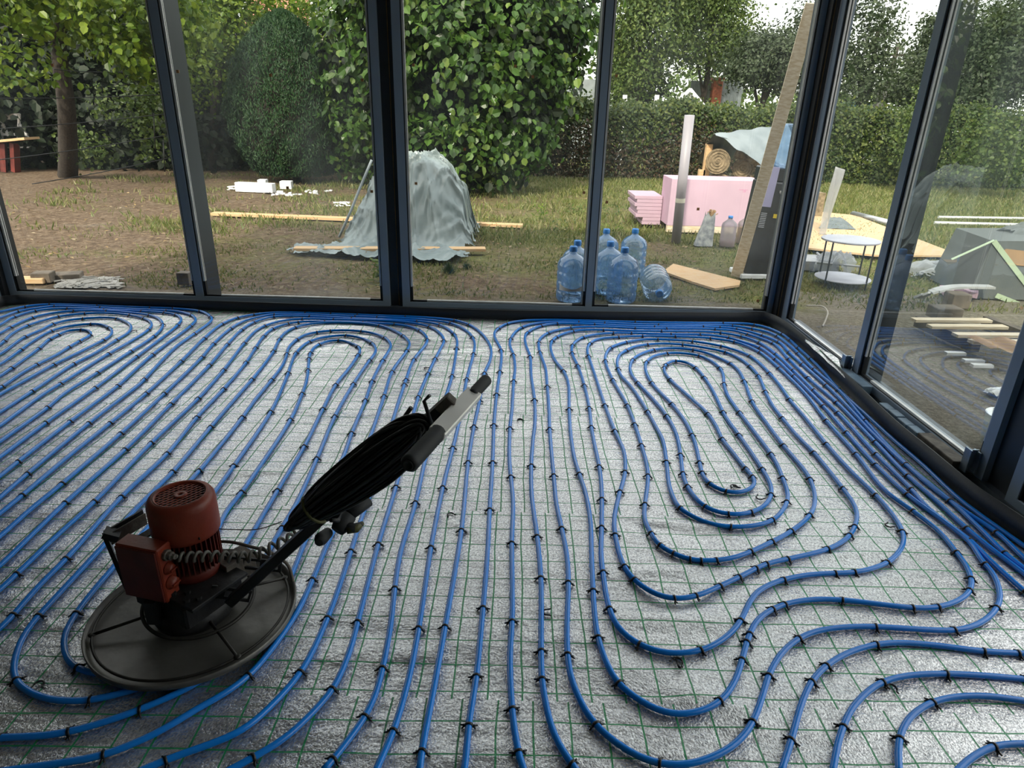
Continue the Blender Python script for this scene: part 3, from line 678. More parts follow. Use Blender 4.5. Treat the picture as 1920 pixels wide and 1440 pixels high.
# ================================================================ HEATING PIPES (traced on the floor from the photograph)
RP = .0093
PIPES = [
 ('left loop', 'innermost pipe bend of the left loop', [(-40,728),(0,705),(22,690),(72,654),(94,635),(109,628),(125,620.5),(140,618.5),(155,618),(165,620),(171,624),(167,630),(151,638.5),(129,651),(105,666),(68,684),(40,700),(4,725),(-40,750)]),
 ('left loop', 'second pipe bend out from the centre of the left loop', [(-40,704),(0,683),(39,656),(60,641),(95,621),(125,612.5),(170,607.5),(187,608),(205,615),(210,622),(205,631),(195,637),(150,660),(100,684),(62,705),(20,728),(0,739),(-40,764)]),
 ('left loop', 'third pipe bend out from the centre of the left loop', [(-40,684),(0,664),(46,632),(80,617.5),(97.5,608),(125,601),(156,597.5),(200,595.6),(220,597.5),(237,604),(246,613),(240,624),(217.5,638),(175,664),(137.5,683),(60,734),(0,773),(-40,799)]),
 ('left loop', 'fourth pipe bend out from the centre of the left loop', [(-40,668),(0,646),(6,641),(25,624),(51,610.6),(87.5,599),(110,593.5),(159,588),(200,587),(240,590.6),(270,597),(282.5,604),(284,611),(277.5,619),(240,643),(202.5,664),(114,719),(80,740),(0,798),(-40,825)]),
 ('left loop', 'fifth pipe bend out from the centre of the left loop', [(-40,643),(0,625),(19,614),(60,595.6),(100,587),(139,583),(200,583),(240,586),(280,591),(297,597),(305,607),(303,616),(288,631),(245,659),(182.5,699),(119,739),(88,765),(0,828),(-40,856)]),
 ('left loop', 'sixth pipe bend out from the centre of the left loop', [(-40,626),(0,609),(26,594),(66,583),(104,579),(150,579),(200,581),(260,583.5),(307.5,586.5),(330,590),(340,599),(332.5,610),(320,621),(256,669),(181.5,725),(86,793),(0,857),(-40,886)]),
 ('left loop', 'second outermost pipe bend of the left loop', [(-40,608),(0,596),(33,584),(70,578),(104,574),(160,575.5),(240,579.5),(311,582.5),(335,584.5),(359,591),(367,600),(357.5,611),(286,665),(240,706),(222,722.5),(131,790.6),(35,865),(0,893),(-40,926)]),
 ('left loop', 'outermost pipe bend of the left loop running along the sill', [(-40,592),(0,585),(47.5,575),(94,570.8),(184,572.5),(281,577),(325,578.5),(375,583.5),(392,591),(397.5,599),(390,607.5),(364,626),(327.5,652.5),(271,711),(262,720),(166,794),(48,891.5),(0,933),(-40,968)]),
 ('middle loop', 'long double spiral at the core of the middle loop, under the trowel', [(-60,1392),(0,1383),(60,1382),(130,1373),(200,1353),(260,1332),(320,1306),(360,1287),(420,1245),(490,1170),(547,1077),(564,1035),(592,965),(616,905),(642,860),(659,812.5),(685,751),(697.5,715),(717.5,676),(732.5,650),(730,641),(719,632),(690,623),(650,619.5),(610,621),(575,627),(556,637),(541,652),(537.5,664),(530,684),(509,712.5),(480,747.5),(454,783),(413,835),(373.6,882.6),(330,930),(285,980),(245,1025),(210,1067),(175,1108),(143,1150),(122,1187),(123,1230),(143,1253),(187,1265),(240,1262),(300,1240),(360,1190),(410,1120),(453,1033),(477,993),(520,920),(570,837.5),(605,767.5),(629,722),(655,690),(671,666),(675,657),(670,649),(657,643.5),(636,638),(615,640),(597,646),(586,655),(580,668),(577.5,694),(574,716),(566,739),(544,787.5),(480,885),(453,923),(424,960),(397,1020),(360,1100),(320,1150),(285,1165),(264,1150),(262,1120),(290,1070),(345,1000),(394,934),(439,872.5),(507,773),(530,725),(540,700),(546,682),(555,662),(579,641),(605,633),(649,629),(680,635),(697.5,643.5),(704.5,656),(700,667),(692.5,676),(662.5,720),(627.5,781),(594,860),(555,945),(529,989),(500,1040),(480,1090),(450,1150),(400,1215),(330,1265),(262,1290),(230,1300),(166,1314),(100,1313),(60,1301),(33,1283),(25,1262),(28,1235),(45,1190),(73,1154),(100,1125),(150,1071),(197,1020),(252,957),(303,906),(324.5,884),(395,800.7),(450,737),(480,702.5),(512.5,659),(524,636),(540,620),(565,610.5),(600,605.5),(640,604.5),(700,608.5),(730,616),(757.5,631),(768,644),(762.5,658),(736,695),(720,742.5),(700,802),(680,858),(655,930),(627.5,992),(615,1017),(586,1087),(552.5,1156),(468,1266),(420,1302),(363,1333),(317,1363),(255,1393),(192,1417),(67,1438),(-20,1450)]),
 ('middle loop', 'fifth pipe bend out from the centre of the middle loop', [(-60,1222),(0,1180),(25,1153),(74,1098),(125,1047),(227,932.5),(313,851),(368.6,783),(419,729.5),(461,680),(479,652.5),(494,631),(513,615.5),(540,607),(565,603.5),(610,603),(680,605),(739,608),(770,613),(787.5,620),(800,632),(801,640),(797,648),(776,674),(761,712.5),(742,770),(720,845),(698,915),(675,980),(657.5,1035),(614,1159),(565,1258.6),(524,1308),(468,1361),(440,1378),(375,1403),(312,1425),(250,1452)]),
 ('middle loop', 'fourth outermost pipe bend of the middle loop', [(-60,1151),(0,1106),(32,1076),(100,1011),(178,939.8),(283,831),(371,747.7),(419,694),(457.5,644),(480,620),(496,611),(530,601.5),(567.5,598),(626,599),(720,601),(760,604),(805,612.5),(826,626),(832.5,639),(827,652),(816,672.5),(802.5,701),(784,745),(765,815),(750,882),(742,914),(709,1021),(671,1165),(656.6,1218),(624,1292),(581,1341.6),(530,1388),(476.6,1420),(440,1440),(410,1455)]),
 ('middle loop', 'third outermost pipe bend of the middle loop', [(-60,1110),(0,1060.6),(60,1003),(123.5,942),(234.5,843),(320,758),(392.5,685),(426,646),(452.5,619),(475,604.5),(512.5,594),(545,592.5),(581,593.5),(659,597),(707,599),(760,601),(790,603),(825,609.5),(850,625),(857,640),(856,654),(847.5,705),(837,740),(820,790),(802,842),(779,943),(750,1040),(740,1104),(732.5,1172),(717,1254),(704,1302),(685,1343),(626,1423),(605,1447)]),
 ('middle loop', 'second outermost pipe bend of the middle loop', [(-60,1054),(0,1006),(60,953),(117,906.6),(226,813),(305.5,740.5),(378,670.6),(400,645),(430,618),(455,603),(480,595.5),(515,589.8),(572.5,590),(670,593.5),(720,595.5),(760,597),(800,600),(845,606),(870,617),(885,631),(890,647),(887.5,664),(875,711),(869,745),(862,785),(849,840),(830,915),(808,1027),(785,1178),(766,1274),(738,1370),(707,1440),(702,1452)]),
 ('middle loop', 'outermost pipe bend of the middle loop hugging the sill strip', [(-60,1008),(0,963),(41.6,929),(116,866),(205.5,794),(273.6,738),(339,678),(382.5,635),(416,607.5),(445,596),(480,589.5),(515,586.3),(572.5,586.5),(621,588),(670,590),(720,592),(760,593.5),(812,596.5),(852,600.8),(880,609),(905,627.5),(920,652.5),(919,675),(907.5,702),(899,752),(889,797.5),(877.5,867.5),(865,995),(834.5,1175),(814,1288),(791.6,1406),(786,1450)]),
 ('right loop', 'outermost pipe of the right loop, tight against the edge strips', [(869,1455),(871.7,1440),(879,1358.5),(893,1268.5),(905.5,1140.5),(914.5,1030),(918,955.6),(923.5,867.5),(926,797.5),(931,740),(937,697.5),(940,672),(939,655),(927.5,632.5),(927.5,623),(936,614.5),(950,607),(975,602),(1025,600),(1100,601.5),(1200,604),(1300,605.5),(1355,605.8),(1400,607),(1414.6,609),(1440,615),(1466.7,626.5),(1482,638),(1497,652.5),(1520,673),(1545,698),(1573,731),(1622,776),(1676,824),(1736,874),(1801,938),(1878,994.6),(1920,1024),(1965,1056)]),
 ('right loop', 'second outermost pipe of the right loop', [(985,1452),(977,1435),(971,1408),(962,1350),(957,1280),(956,1232),(960,1166.6),(960.5,1100),(959.6,1019),(962,944),(957.7,895),(955,860),(956,804),(960,765),(963,715),(965.5,690),(962.5,665),(956,648),(958,634),(977.5,614),(1007.5,606),(1060,603.6),(1130,605.5),(1200,608.5),(1300,609.5),(1372,610.8),(1410,616.5),(1440,623),(1458,630.6),(1475,643),(1497,663),(1526,692.5),(1573,732),(1620,786.5),(1698,870),(1745,912),(1800,953),(1869,998.5),(1920,1047),(1965,1085)]),
 ('right loop', 'third outermost pipe of the right loop', [(1082,1446),(1070,1431.6),(1039,1380),(1026.7,1338),(1016,1273),(1014.5,1220),(1014,1085),(1007,1006),(997,930),(996,874),(999,827.5),(1003,790),(1002,750),(995.5,702),(994,669),(985,643),(987.5,625),(1014,611),(1045,606.8),(1100,607.8),(1200,612.5),(1317,612.8),(1350,613.8),(1382,617),(1429,629),(1460,641),(1480,661),(1506.6,685),(1551,724.5),(1595,768),(1630,806),(1699,872),(1740,905),(1782,939.7),(1835,989),(1882,1036),(1920,1066),(1965,1100)]),
 ('right loop', 'very long double spiral pipe filling the right loop', [(1965,1115),(1920,1076),(1858,1028.5),(1812,990.7),(1760,943),(1701,891.6),(1640.5,828.6),(1569,755),(1515,708.5),(1478,672),(1450,644),(1425,634),(1402,627),(1375,620),(1340,617.5),(1300,616.5),(1200,616),(1130,613),(1070,614.5),(1045,619),(1027,624.5),(1012,636),(1010,650),(1014,666),(1022.5,690),(1026,725),(1029,765),(1030.5,805),(1034,850),(1038,892),(1043,944),(1053,991),(1063,1043),(1065.5,1100),(1063,1169),(1064,1227.5),(1070,1269),(1089,1317),(1116,1359),(1168,1402.5),(1210,1425.5),(1252,1434.5),(1293,1434),(1335,1421),(1370,1403),(1395,1380),(1411,1355),(1428,1310.6),(1440.5,1268),(1464,1226),(1498,1197),(1530,1184),(1563,1178),(1600,1175.5),(1644,1175.6),(1731.6,1181),(1790.6,1182.7),(1835.6,1170),(1862,1150),(1875,1125),(1872,1100),(1862,1075),(1841,1052),(1819,1017.5),(1774,981),(1700.6,927),(1641.6,871.5),(1587,811),(1543.5,761.5),(1488.5,705.6),(1457,675.5),(1426,652.5),(1395,642),(1367.5,633.5),(1340,629.5),(1312,627.5),(1257.5,627),(1185,624.8),(1150,624.5),(1115,627.5),(1092.5,632.5),(1080,640),(1072.5,649),(1073,664),(1084,687.5),(1096,725),(1105,767.5),(1109,804),(1117,845),(1123.6,875.5),(1128,920),(1128,989),(1127,1043),(1130.6,1074),(1142,1141),(1161.6,1180.6),(1198,1209),(1237.5,1223.6),(1265.6,1226),(1316,1220),(1364,1193),(1389,1164),(1406,1127),(1420,1109),(1436,1099),(1470,1087),(1520.6,1077.6),(1602,1073.5),(1633,1067),(1664,1055),(1686.6,1034),(1695,1012),(1690,992),(1675,967),(1641.6,928.5),(1594,882.5),(1549,832.5),(1510,784),(1480.5,749.6),(1463,724),(1443,700.3),(1425,682),(1406.6,667.7),(1380,657),(1352.5,649),(1325,644),(1297.5,640),(1234,636.5),(1205,637),(1174,641.5),(1157,646.5),(1144,652.5),(1136,665),(1135,677),(1149,712.5),(1176,760),(1190,796),(1202.5,835),(1211,865),(1215,893),(1212,925),(1208.5,950),(1209,978),(1220.6,1000.6),(1234.7,1022),(1263,1038.6),(1294,1050),(1344,1051),(1378,1045.6),(1409,1034),(1447.5,1016),(1484,996),(1518,967),(1528,942),(1524,912),(1514,890),(1490,860),(1471,838),(1439,796),(1411,755),(1395.5,715),(1384,694),(1370,681.8),(1350,672),(1325,662),(1299,656),(1262,653),(1225,656),(1203,663),(1187.5,673),(1181,690),(1185,704),(1196,718),(1224,748),(1250,780),(1267,812),(1276,853),(1280,888),(1286,907),(1295,923),(1321,950),(1345,960.5),(1378,965.5),(1408,961),(1430.6,951),(1445,932),(1446,913),(1440,898),(1428.7,879.5),(1406,845),(1385,815.5),(1366,790),(1354,770),(1345,750),(1335,730),(1320.5,708),(1303,688.5),(1285,679),(1265,676.5),(1250,682),(1245,691),(1247,700),(1257,712.5),(1290,742),(1327,776),(1342,798),(1354,823.5),(1375,850),(1396.6,878),(1411.7,894),(1416,908),(1404,919),(1379.6,924.6),(1361,922.5),(1336,912),(1321,898),(1311.5,868),(1306,842),(1299,819),(1283,788),(1260,758),(1240,738),(1222,718),(1212,700),(1210,688),(1212,679),(1225,668),(1250,662.5),(1280,662.5),(1310.5,667),(1332,676),(1350,690.5),(1356,704),(1357.5,722),(1365,743),(1384.5,771),(1415,811),(1445,851),(1458,873),(1467,896.5),(1476.5,922),(1474,946),(1450,975),(1422,985),(1380,988.5),(1350,986.5),(1322,979.5),(1274,953),(1261,930),(1254,908.5),(1249.5,866),(1242,823.5),(1235,810),(1214,772),(1198,746),(1182.5,724),(1165,705),(1158.5,690),(1157.5,675),(1163,664),(1174,657),(1190,650),(1214,646),(1245,644.5),(1280,646.5),(1320,652),(1360,660.5),(1385,671),(1406,687),(1422,705),(1435.8,736.5),(1450,763),(1467,784.5),(1495,818),(1526,849),(1554,882.5),(1577,912),(1599,942),(1606.5,961),(1604,984),(1590,1008),(1551.6,1030),(1478,1048.4),(1436,1058),(1386.6,1082),(1350,1099),(1305,1118),(1265.6,1123.5),(1232,1116),(1195,1093),(1170,1062.5),(1153.5,1003.4),(1151.7,972.5),(1161,927),(1169,900),(1172,885),(1170,847.5),(1152.5,808),(1134,760),(1117.5,710),(1105,672),(1101,657.5),(1106,644),(1120,636),(1160,632.3),(1205,630.3),(1266,631),(1331,634.3),(1376,641),(1400,648.5),(1425.5,661),(1461.5,691),(1509.5,738),(1549.5,789),(1605,851.5),(1661,921.5),(1712,958.5),(1760,996),(1793,1036),(1810,1058),(1821.5,1086),(1819,1108),(1796,1127),(1751,1140),(1712,1140.5),(1661,1135),(1579.7,1125.5),(1520.6,1124.5),(1470,1133.5),(1447.5,1143),(1422,1160),(1405,1190),(1391,1238),(1378,1278),(1350,1316),(1314,1334),(1272.5,1341),(1231,1332),(1189,1307),(1158,1281),(1133,1234),(1120.5,1194),(1115,1155),(1112,1107.5),(1109.5,1057),(1106.5,973),(1097,922),(1086,889),(1077,860),(1069.5,810),(1067,765),(1065.5,720),(1057.5,697.5),(1040,675),(1032.5,654),(1034,641),(1043,632),(1074,621),(1110,618.5),(1160,620),(1240,621),(1312,621.5),(1351,624),(1390,631),(1424,642.5),(1457.5,666),(1487.3,694.4),(1528,734),(1571.5,774.5),(1642,851.5),(1708,917),(1737,950),(1784,988),(1820,1014),(1852,1047),(1897,1088),(1920,1108),(1965,1145)]),
 ('front right', 'curving right from the bottom edge, farthest of the four front right bends', [(1463,1452),(1467,1440),(1484,1386.6),(1501,1324.7),(1520.6,1279.7),(1548.7,1249),(1591,1224),(1641.6,1209),(1675,1205.5),(1745.6,1209.5),(1844,1222),(1920,1226),(1970,1228)]),
 ('front right', 'curving right from the bottom edge, second of the four front right bends', [(1560,1454),(1563,1440),(1568,1406),(1580,1364),(1594,1333),(1619,1304),(1653,1279.7),(1703.4,1267),(1773.7,1264),(1852.5,1268),(1920,1274),(1970,1278)]),
 ('front right', 'curving right from the bottom edge, third of the four front right bends', [(1686,1455),(1685,1440),(1684,1395),(1692,1366),(1712,1339),(1748,1317),(1790,1307),(1858,1306),(1920,1315),(1970,1322)]),
 ('front right', 'short bend nearest to the bottom right corner of the photo', [(1788,1454),(1802,1437),(1835.6,1412),(1872,1397.5),(1920,1395),(1970,1397)]),
]
CLIPS = {
 (0,560,8): [(380,120),(750,85),(265,190),(830,110),(1470,100),(1510,140),(530,185),(1020,150),(210,275),(490,285),(1110,190),(1545,170),(1600,190),(880,268),(1270,225),(150,430),(410,405),(50,640),(780,385),(1250,300),(1765,300),(370,575),(760,485),(1360,380),(1650,440),(310,770),(875,545),(755,605),(1245,465),(1345,550),(1210,635),(570,755),(1025,730),(180,1040),(545,990),(795,985),(1550,620),(1740,625),(1100,985),(1620,835),(1455,1115),(910,1270),(20,1330),(460,1400),(1450,1330),(1770,1310)],
 (240,560,8): [(330,135),(680,145),(1080,185),(180,190),(570,180),(545,210),(20,250),(320,250),(235,295),(720,240),(940,250),(1250,270),(305,465),(500,390),(740,400),(945,410),(385,570),(990,530),(1410,380),(1640,290),(1890,240),(1550,450),(1700,470),(1880,355),(45,795),(135,870),(385,845),(1140,600),(1280,680),(1490,690),(1740,670),(790,945),(1105,885),(1225,1000),(1770,960),(1430,1070),(1910,740),(250,1215),(1430,1350),(1850,1220),(265,1420),(500,1430)],
 (480,570,8): [(280,155),(260,190),(740,145),(810,180),(1140,135),(1520,175),(1430,205),(1820,215),(700,215),(1170,225),(130,330),(265,370),(475,295),(630,270),(1045,265),(1605,285),(110,490),(15,670),(680,370),(1215,330),(1765,360),(360,530),(260,710),(610,535),(935,440),(1135,415),(1555,420),(1910,510),(795,570),(1345,470),(1740,590),(935,610),(1245,545),(1530,640),(460,750),(605,740),(820,735),(790,830),(1525,770),(1700,850),(480,1035),(780,990),(230,1140),(690,1350),(1195,1215),(1465,1195),(1745,1165),(1905,840)],
 (480,540,4): [(1120,215),(760,205),(1495,240),(1605,275),(1215,245),(1455,265),(1380,275),(1300,290),(1035,270),(1230,320),(1485,345),(1620,370),(1285,385),(1405,395),(1110,360),(880,300),(965,375),(1505,455),(1630,495),(1130,470),(950,545),(1185,535),(1350,530),(1025,625),(1290,645),(1470,660),(1580,685),(1710,640),(875,700),(1125,690),(1115,725),(730,720),(820,845),(960,810),(500,910),(105,930),(255,990),(590,965),(345,800),(715,1090),(360,1190),(455,1280),(1470,1200),(1675,850),(1635,1035),(1590,1315),(1215,820)],
 (900,540,4): [(145,305),(200,270),(310,297),(350,335),(455,285),(580,265),(235,385),(160,470),(245,500),(375,515),(150,630),(250,700),(125,800),(103,1030),(97,1310),(225,1055),(228,1420),(408,840),(385,1340),(680,295),(510,335),(440,405),(452,485),(503,740),(522,1060),(550,1410),(695,325),(570,370),(535,400),(630,625),(668,910),(745,1395),(770,370),(690,430),(690,485),(737,585),(785,735),(820,905),(835,1050),(893,1340),(1000,335),(1140,340),(1430,345),(1650,350),(1805,335),(820,415),(818,515),(935,880),(1012,1070),(1085,1380),(1045,370),(1220,360),(1465,365),(975,450),(940,545),(995,690),(1105,880),(1163,1025),(1208,1180),(1262,1415),(1095,405),(1335,385),(1590,400),(1810,435),(1095,470),(1050,605),(1255,930),(1398,1305),(1255,425),(1520,425),(1835,480),(1150,535),(1185,710),(1405,960),(1505,1255),(1520,1390),(1300,465),(1595,465),(1880,570),(1245,555),(1290,710),(1440,870),(1592,1110),(1640,1310),(1665,1390),(1405,490),(1640,510),(1800,605),(1830,720),(1460,545),(1390,570),(1380,600),(1610,600),(1685,675),(1430,685),(1715,945),(1820,930),(1818,1135),(740,255),(860,280),(935,265),(930,305),(1160,255),(1160,305),(1335,275),(1305,295),(1400,305),(1370,325)],
 (1200,580,8): [(1245,205),(1375,240),(1715,240),(1685,290),(935,260),(1195,270),(1460,290),(1125,300),(1620,375),(1835,400),(1210,350),(1520,410),(895,375),(1340,425),(1050,430),(1410,485),(775,480),(1220,550),(1650,700),(635,525),(1280,640),(1650,850),(1750,1000),(1910,1240),(790,610),(1560,1080),(1690,1390)],
 (1400,590,9.6): [(640,350),(560,390),(580,490),(480,520),(240,500),(250,600),(250,680),(790,460),(930,600),(1150,800),(930,700),(770,680),(760,800),(570,720),(550,810),(600,960),(1030,900),(1210,980),(840,1000),(860,1110),(1110,1130),(1450,1280),(1240,1370),(1650,1350),(70,750),(50,930),(430,1060),(350,1400)],
 (1220,640,3.966): [(535,520),(650,525),(655,700),(890,835),(995,780),(980,570),(1210,825),(1035,435),(530,730)],
 (1380,540,3.5556): [(600,1040),(605,885),(580,790),(670,765),(680,830),(735,960),(800,1110),(930,1105),(930,1175),(850,885),(920,1025),(1130,1175),(1140,1250),(1165,1340),(1140,1375),(925,1380),(700,1330),(490,1270),(320,1270)],
 (1200,780,5.29): [(1040,520),(1120,610),(860,750),(700,680),(610,565),(585,460),(640,890),(470,690),(425,560),(1210,530),(400,910),(265,450),(80,600),(820,230),(980,190)],
 (900,860,3.5556): [(85,25),(65,340),(22,995),(205,125),(210,565),(212,1085),(345,50),(380,520),(408,810),(415,1285),(487,115),(547,465),(590,830),(590,1320),(658,100),(757,880),(790,1190),(795,55),(815,275),(812,460),(820,755),(875,1010),(1060,1235),(1480,1280),(1740,1085),(970,90),(940,230),(895,500),(975,725),(1050,815),(1290,935),(1440,920),(1590,850),(1725,800),(1850,730),(1120,115),(1105,310),(1140,495),(1195,575),(1290,635),(1400,670),(1465,680),(1580,670),(1810,620),(1330,330),(1680,460),(1490,320),(1670,370),(1815,360),(1800,1170),(1780,1240),(1745,1350)],
 (1380,860,3.5556): [(930,40),(1140,115),(1140,35),(1165,205),(1140,240),(920,240),(710,195),(490,130),(320,130),(170,70),(235,240),(335,295),(490,380),(240,415),(370,490),(100,620),(235,560),(800,455),(760,520),(610,605),(345,675),(205,700),(145,730),(1105,495),(1010,700),(655,760),(790,760),(320,810),(240,1000),(320,970),(715,940),(1180,990),(1330,985),(1555,880),(1565,800),(1465,625),(1630,695),(1180,350),(1540,470),(1560,550),(1430,290),(1735,500),(1790,625),(1745,1005),(1900,880),(945,1120),(1465,1145),(420,1200),(925,1240),(1655,1280),(1890,1300),(95,1180),(65,1250),(585,1370)],
 (1380,1035,3.5556): [(220,830),(105,1130),(580,745),(505,870),(375,1260),(960,865),(1385,820),(1900,840),(715,1150),(1310,1005),(1075,1240),(1085,1275),(1710,1280),(40,720)],
 (960,1140,4.8): [(265,380),(270,650),(505,430),(750,1050),(530,1400),(955,670),(780,255),(1145,310),(1710,365),(1860,840),(1365,1390),(15,910),(55,1270)],
 (600,840,4): [(570,295),(720,410),(925,300),(1110,115),(1295,105),(1275,465),(435,725),(230,780),(835,745),(1055,625),(285,1300),(60,1270),(560,1050),(735,1350),(930,1345),(1220,1200)],
 (440,1035,3.5556): [(520,180),(620,440),(830,465),(1070,245),(1230,510),(1400,505),(1655,375),(1850,465),(445,795),(985,780),(1610,830),(100,815),(655,915),(875,1090),(1060,1190),(1245,1320),(1560,1150),(1840,1050),(1885,1320),(130,1370),(660,1370)],
 (0,720,3.966): [(230,60),(350,180),(345,290),(525,280),(660,298),(815,298),(895,370),(930,490),(1120,440),(1235,525),(1085,75),(1210,85),(140,575),(195,675),(465,740),(165,828),(490,885),(710,875),(900,850),(720,20),(880,12)],
 (240,720,3.966): [(320,155),(520,108),(710,38),(508,250),(615,320),(845,250),(1060,210),(1205,270),(170,440),(285,520),(335,650),(530,645),(790,605),(845,805),(1108,795)],
 (0,860,3): [(535,240),(370,560),(95,655),(1360,190),(1555,180),(75,880),(220,880),(430,865),(95,1260),(500,1365),(430,1180),(1410,1215),(1590,380)],
 (0,1200,6): [(780,1040),(1560,790),(1150,1300),(1860,1370),(10,1050)],
}
def catmull(P, step=.018):
    out = []
    for i in range(len(P) - 1):
        p0, p1, p2, p3 = P[max(i - 1, 0)], P[i], P[i + 1], P[min(i + 2, len(P) - 1)]
        L = (p2 - p1).length; n = max(1, int(L / step))
        # centripetal form keeps uneven spacing smooth
        t0 = 0.; t1 = t0 + max(1e-4, (p1 - p0).length) ** .5; t2 = t1 + max(1e-4, L) ** .5; t3 = t2 + max(1e-4, (p3 - p2).length) ** .5
        for k in range(n):
            t = t1 + (t2 - t1) * k / n
            A1 = p1 if i == 0 else p0 * ((t1 - t) / (t1 - t0)) + p1 * ((t - t0) / (t1 - t0))
            A2 = p1 * ((t2 - t) / (t2 - t1)) + p2 * ((t - t1) / (t2 - t1))
            A3 = p2 if i == len(P) - 2 else p2 * ((t3 - t) / (t3 - t2)) + p3 * ((t - t2) / (t3 - t2))
            B1 = A1 * ((t2 - t) / (t2 - t0)) + A2 * ((t - t0) / (t2 - t0))
            B2 = A2 * ((t3 - t) / (t3 - t1)) + A3 * ((t - t1) / (t3 - t1))
            out.append(B1 * ((t2 - t) / (t2 - t1)) + B2 * ((t - t1) / (t2 - t1)))
    out.append(P[-1].copy())
    return out
PIPE_PTS = []
for loop, lab, px in PIPES:
    W = []
    for q in px:
        w = gz(q[0], q[1], RP)
        x, y = strip_limit((w.x, w.y), RP + .004)
        W.append(Vector((x, y, RP + .0012)))
    S = catmull(W)
    A = np.array([tuple(v) for v in S])
    for _ in range(5):                                  # pipes bend smoothly
        A[1:-1] = .25 * A[:-2] + .5 * A[1:-1] + .25 * A[2:]
    PIPE_PTS.append([Vector(a) for a in A])

# the clip: an arch over the pipe with two splayed barbed feet
def clip_mb():
    mb = MB()
    r0, r1, hw = RP - .0005, RP + .0034, .0042
    n = 11; vs = []; fs = []
    for i in range(n):
        a = math.radians(-14 + 208 * i / (n - 1))
        for rr, xx in ((r0, -hw), (r1, -hw * .8), (r1, hw * .8), (r0, hw)):
            vs.append((xx, rr * math.cos(a), RP + rr * math.sin(a)))
    for i in range(n - 1):
        for k in range(4): fs.append((i * 4 + k, i * 4 + (k + 1) % 4, (i + 1) * 4 + (k + 1) % 4, (i + 1) * 4 + k))
    mb.add(vs, fs, True)
    for s in (-1, 1):
        mb.tube([(0, s * r1, RP * 1.1), (.003, s * (r1 + .003), .006), (.005, s * (r1 + .011), .0042)], [.0036, .0034, .0022], 5)
        mb.tube([(0, s * r1, .007), (-.006, s * (r1 + .006), .0035)], .0024, 5)
    return mb
_all = np.array([[v.x, v.y] for P in PIPE_PTS for v in P]); _own = np.concatenate([np.full(len(P), i) for i, P in enumerate(PIPE_PTS)])
_ix = np.concatenate([np.arange(len(P)) for P in PIPE_PTS])
placed = []
for (ox, oy, sc), L in CLIPS.items():
    for cx_, cy_ in L:
        w = gz(ox + cx_ / sc, oy + cy_ / sc, RP)
        d = np.hypot(_all[:, 0] - w.x, _all[:, 1] - w.y); j = int(d.argmin())
        if d[j] > .07: continue
        p = PIPE_PTS[_own[j]][_ix[j]]
        if any(q[0] == _own[j] and (q[2] - p).length < .035 for q in placed): continue
        placed.append((int(_own[j]), int(_ix[j]), p))
pipe_objs = []
clip_proto = None
for i, (loop, lab, px) in enumerate(PIPES):
    root = empty('heating_pipe', PIPE_PTS[i][0])
    full = 'blue heating pipe, ' + lab
    tag(root, full, 'pipe', 'underfloor heating pipes clipped to the foil')
    o0 = PIPE_PTS[i][0]
    MB().tube([v - o0 for v in PIPE_PTS[i]], RP, 10).build('pipe_tube', M_pipe, root)
    mine = [q for q in placed if q[0] == i]
    mine.sort(key=lambda q: (q[2] - EYE).length)
    rest = MB()
    for n, (_, k, p) in enumerate(mine):
        P = PIPE_PTS[i]; t = P[min(k + 1, len(P) - 1)] - P[max(k - 1, 0)]
        ang = math.atan2(t.y, t.x) + random.uniform(-.22, .22)
        tl = random.uniform(-.12, .12)
        if n < 100:
            if clip_proto is None:
                clip_proto = clip_mb().build('pipe_clip', M_clip); c = clip_proto
            else:
                c = clip_proto.copy(); col.objects.link(c)
            c.parent = root; c.location = Vector((p.x, p.y, 0)) - o0; c.rotation_euler = (0, tl, ang)
        else:
            M = Matrix.Translation(Vector((p.x, p.y, 0)) - o0) @ Matrix.Rotation(ang, 4, 'Z')
            cm = clip_mb(); b = len(rest.v)
            rest.v += [tuple(M @ Vector(v)) for v in cm.v]; rest.f += [tuple(a + b for a in f) for f in cm.f]; rest.sm += cm.sm
    if rest.v: tag(rest.build('pipe_clip', M_clip, root), kind='stuff')
    pipe_objs.append(root)
print('clips', len(placed))

# loose clips dropped on the foil
def loose(px, py, lab, ang, big=1.0, twin=False):
    w = gz(px, py, .003)
    mb = MB()
    r = .013 * big
    mb.tube([(r * math.cos(a), r * math.sin(a), .0) for a in [math.radians(d) for d in range(0, 181, 20)]], .0032, 6)
    mb.tube([(r, 0, 0), (r + .001, -.010, .001), (r + .006, -.014, .002)], .0026, 5)
    mb.tube([(-r, 0, 0), (-r - .001, -.010, .001), (-r - .006, -.014, .002)], .0026, 5)
    if twin: mb.tube([(-.004, .002, .002), (.012, -.02, .004), (.02, -.022, .004)], .004, 6)
    o = mb.build('loose_clip', M_clip); o.location = w + Vector((0, 0, .003)); o.rotation_euler = (0, 0, ang)
    tag(o, lab, 'clip', 'loose pipe clips dropped on the foil')
loose(1424, 934, 'open black clip lying beside the lower bend of the right spiral', 2.2, 1.15)
loose(1376, 913, 'black clip lying flat inside the innermost bottom bend of the right spiral', .2, 1.1, True)
loose(1270, 1242, 'black clip sticking out below the wide lower bend of the right spiral', -.6, 1.2, True)
loose(253, 621, 'single dark clip lying near the top of the left loop', .1)
loose(799, 691, 'single black clip on the foil between pipes above the cable coil', 1.1)
loose(1666, 986, 'black clip lying in the wide gap of foil at the right', 1.9)
loose(1025, 1149, 'thin black clip lying upright between two straight pipes at the bottom centre', 1.5)
loose(73, 1285, 'dark clip lying on the foil in front of the trowel at the far left', .1)
loose(1672, 1291, 'dark clip lying beside the front right pipes', -.6)
loose(845, 966, 'black clip caught in a small foil crease right of the trowel handle', .5)
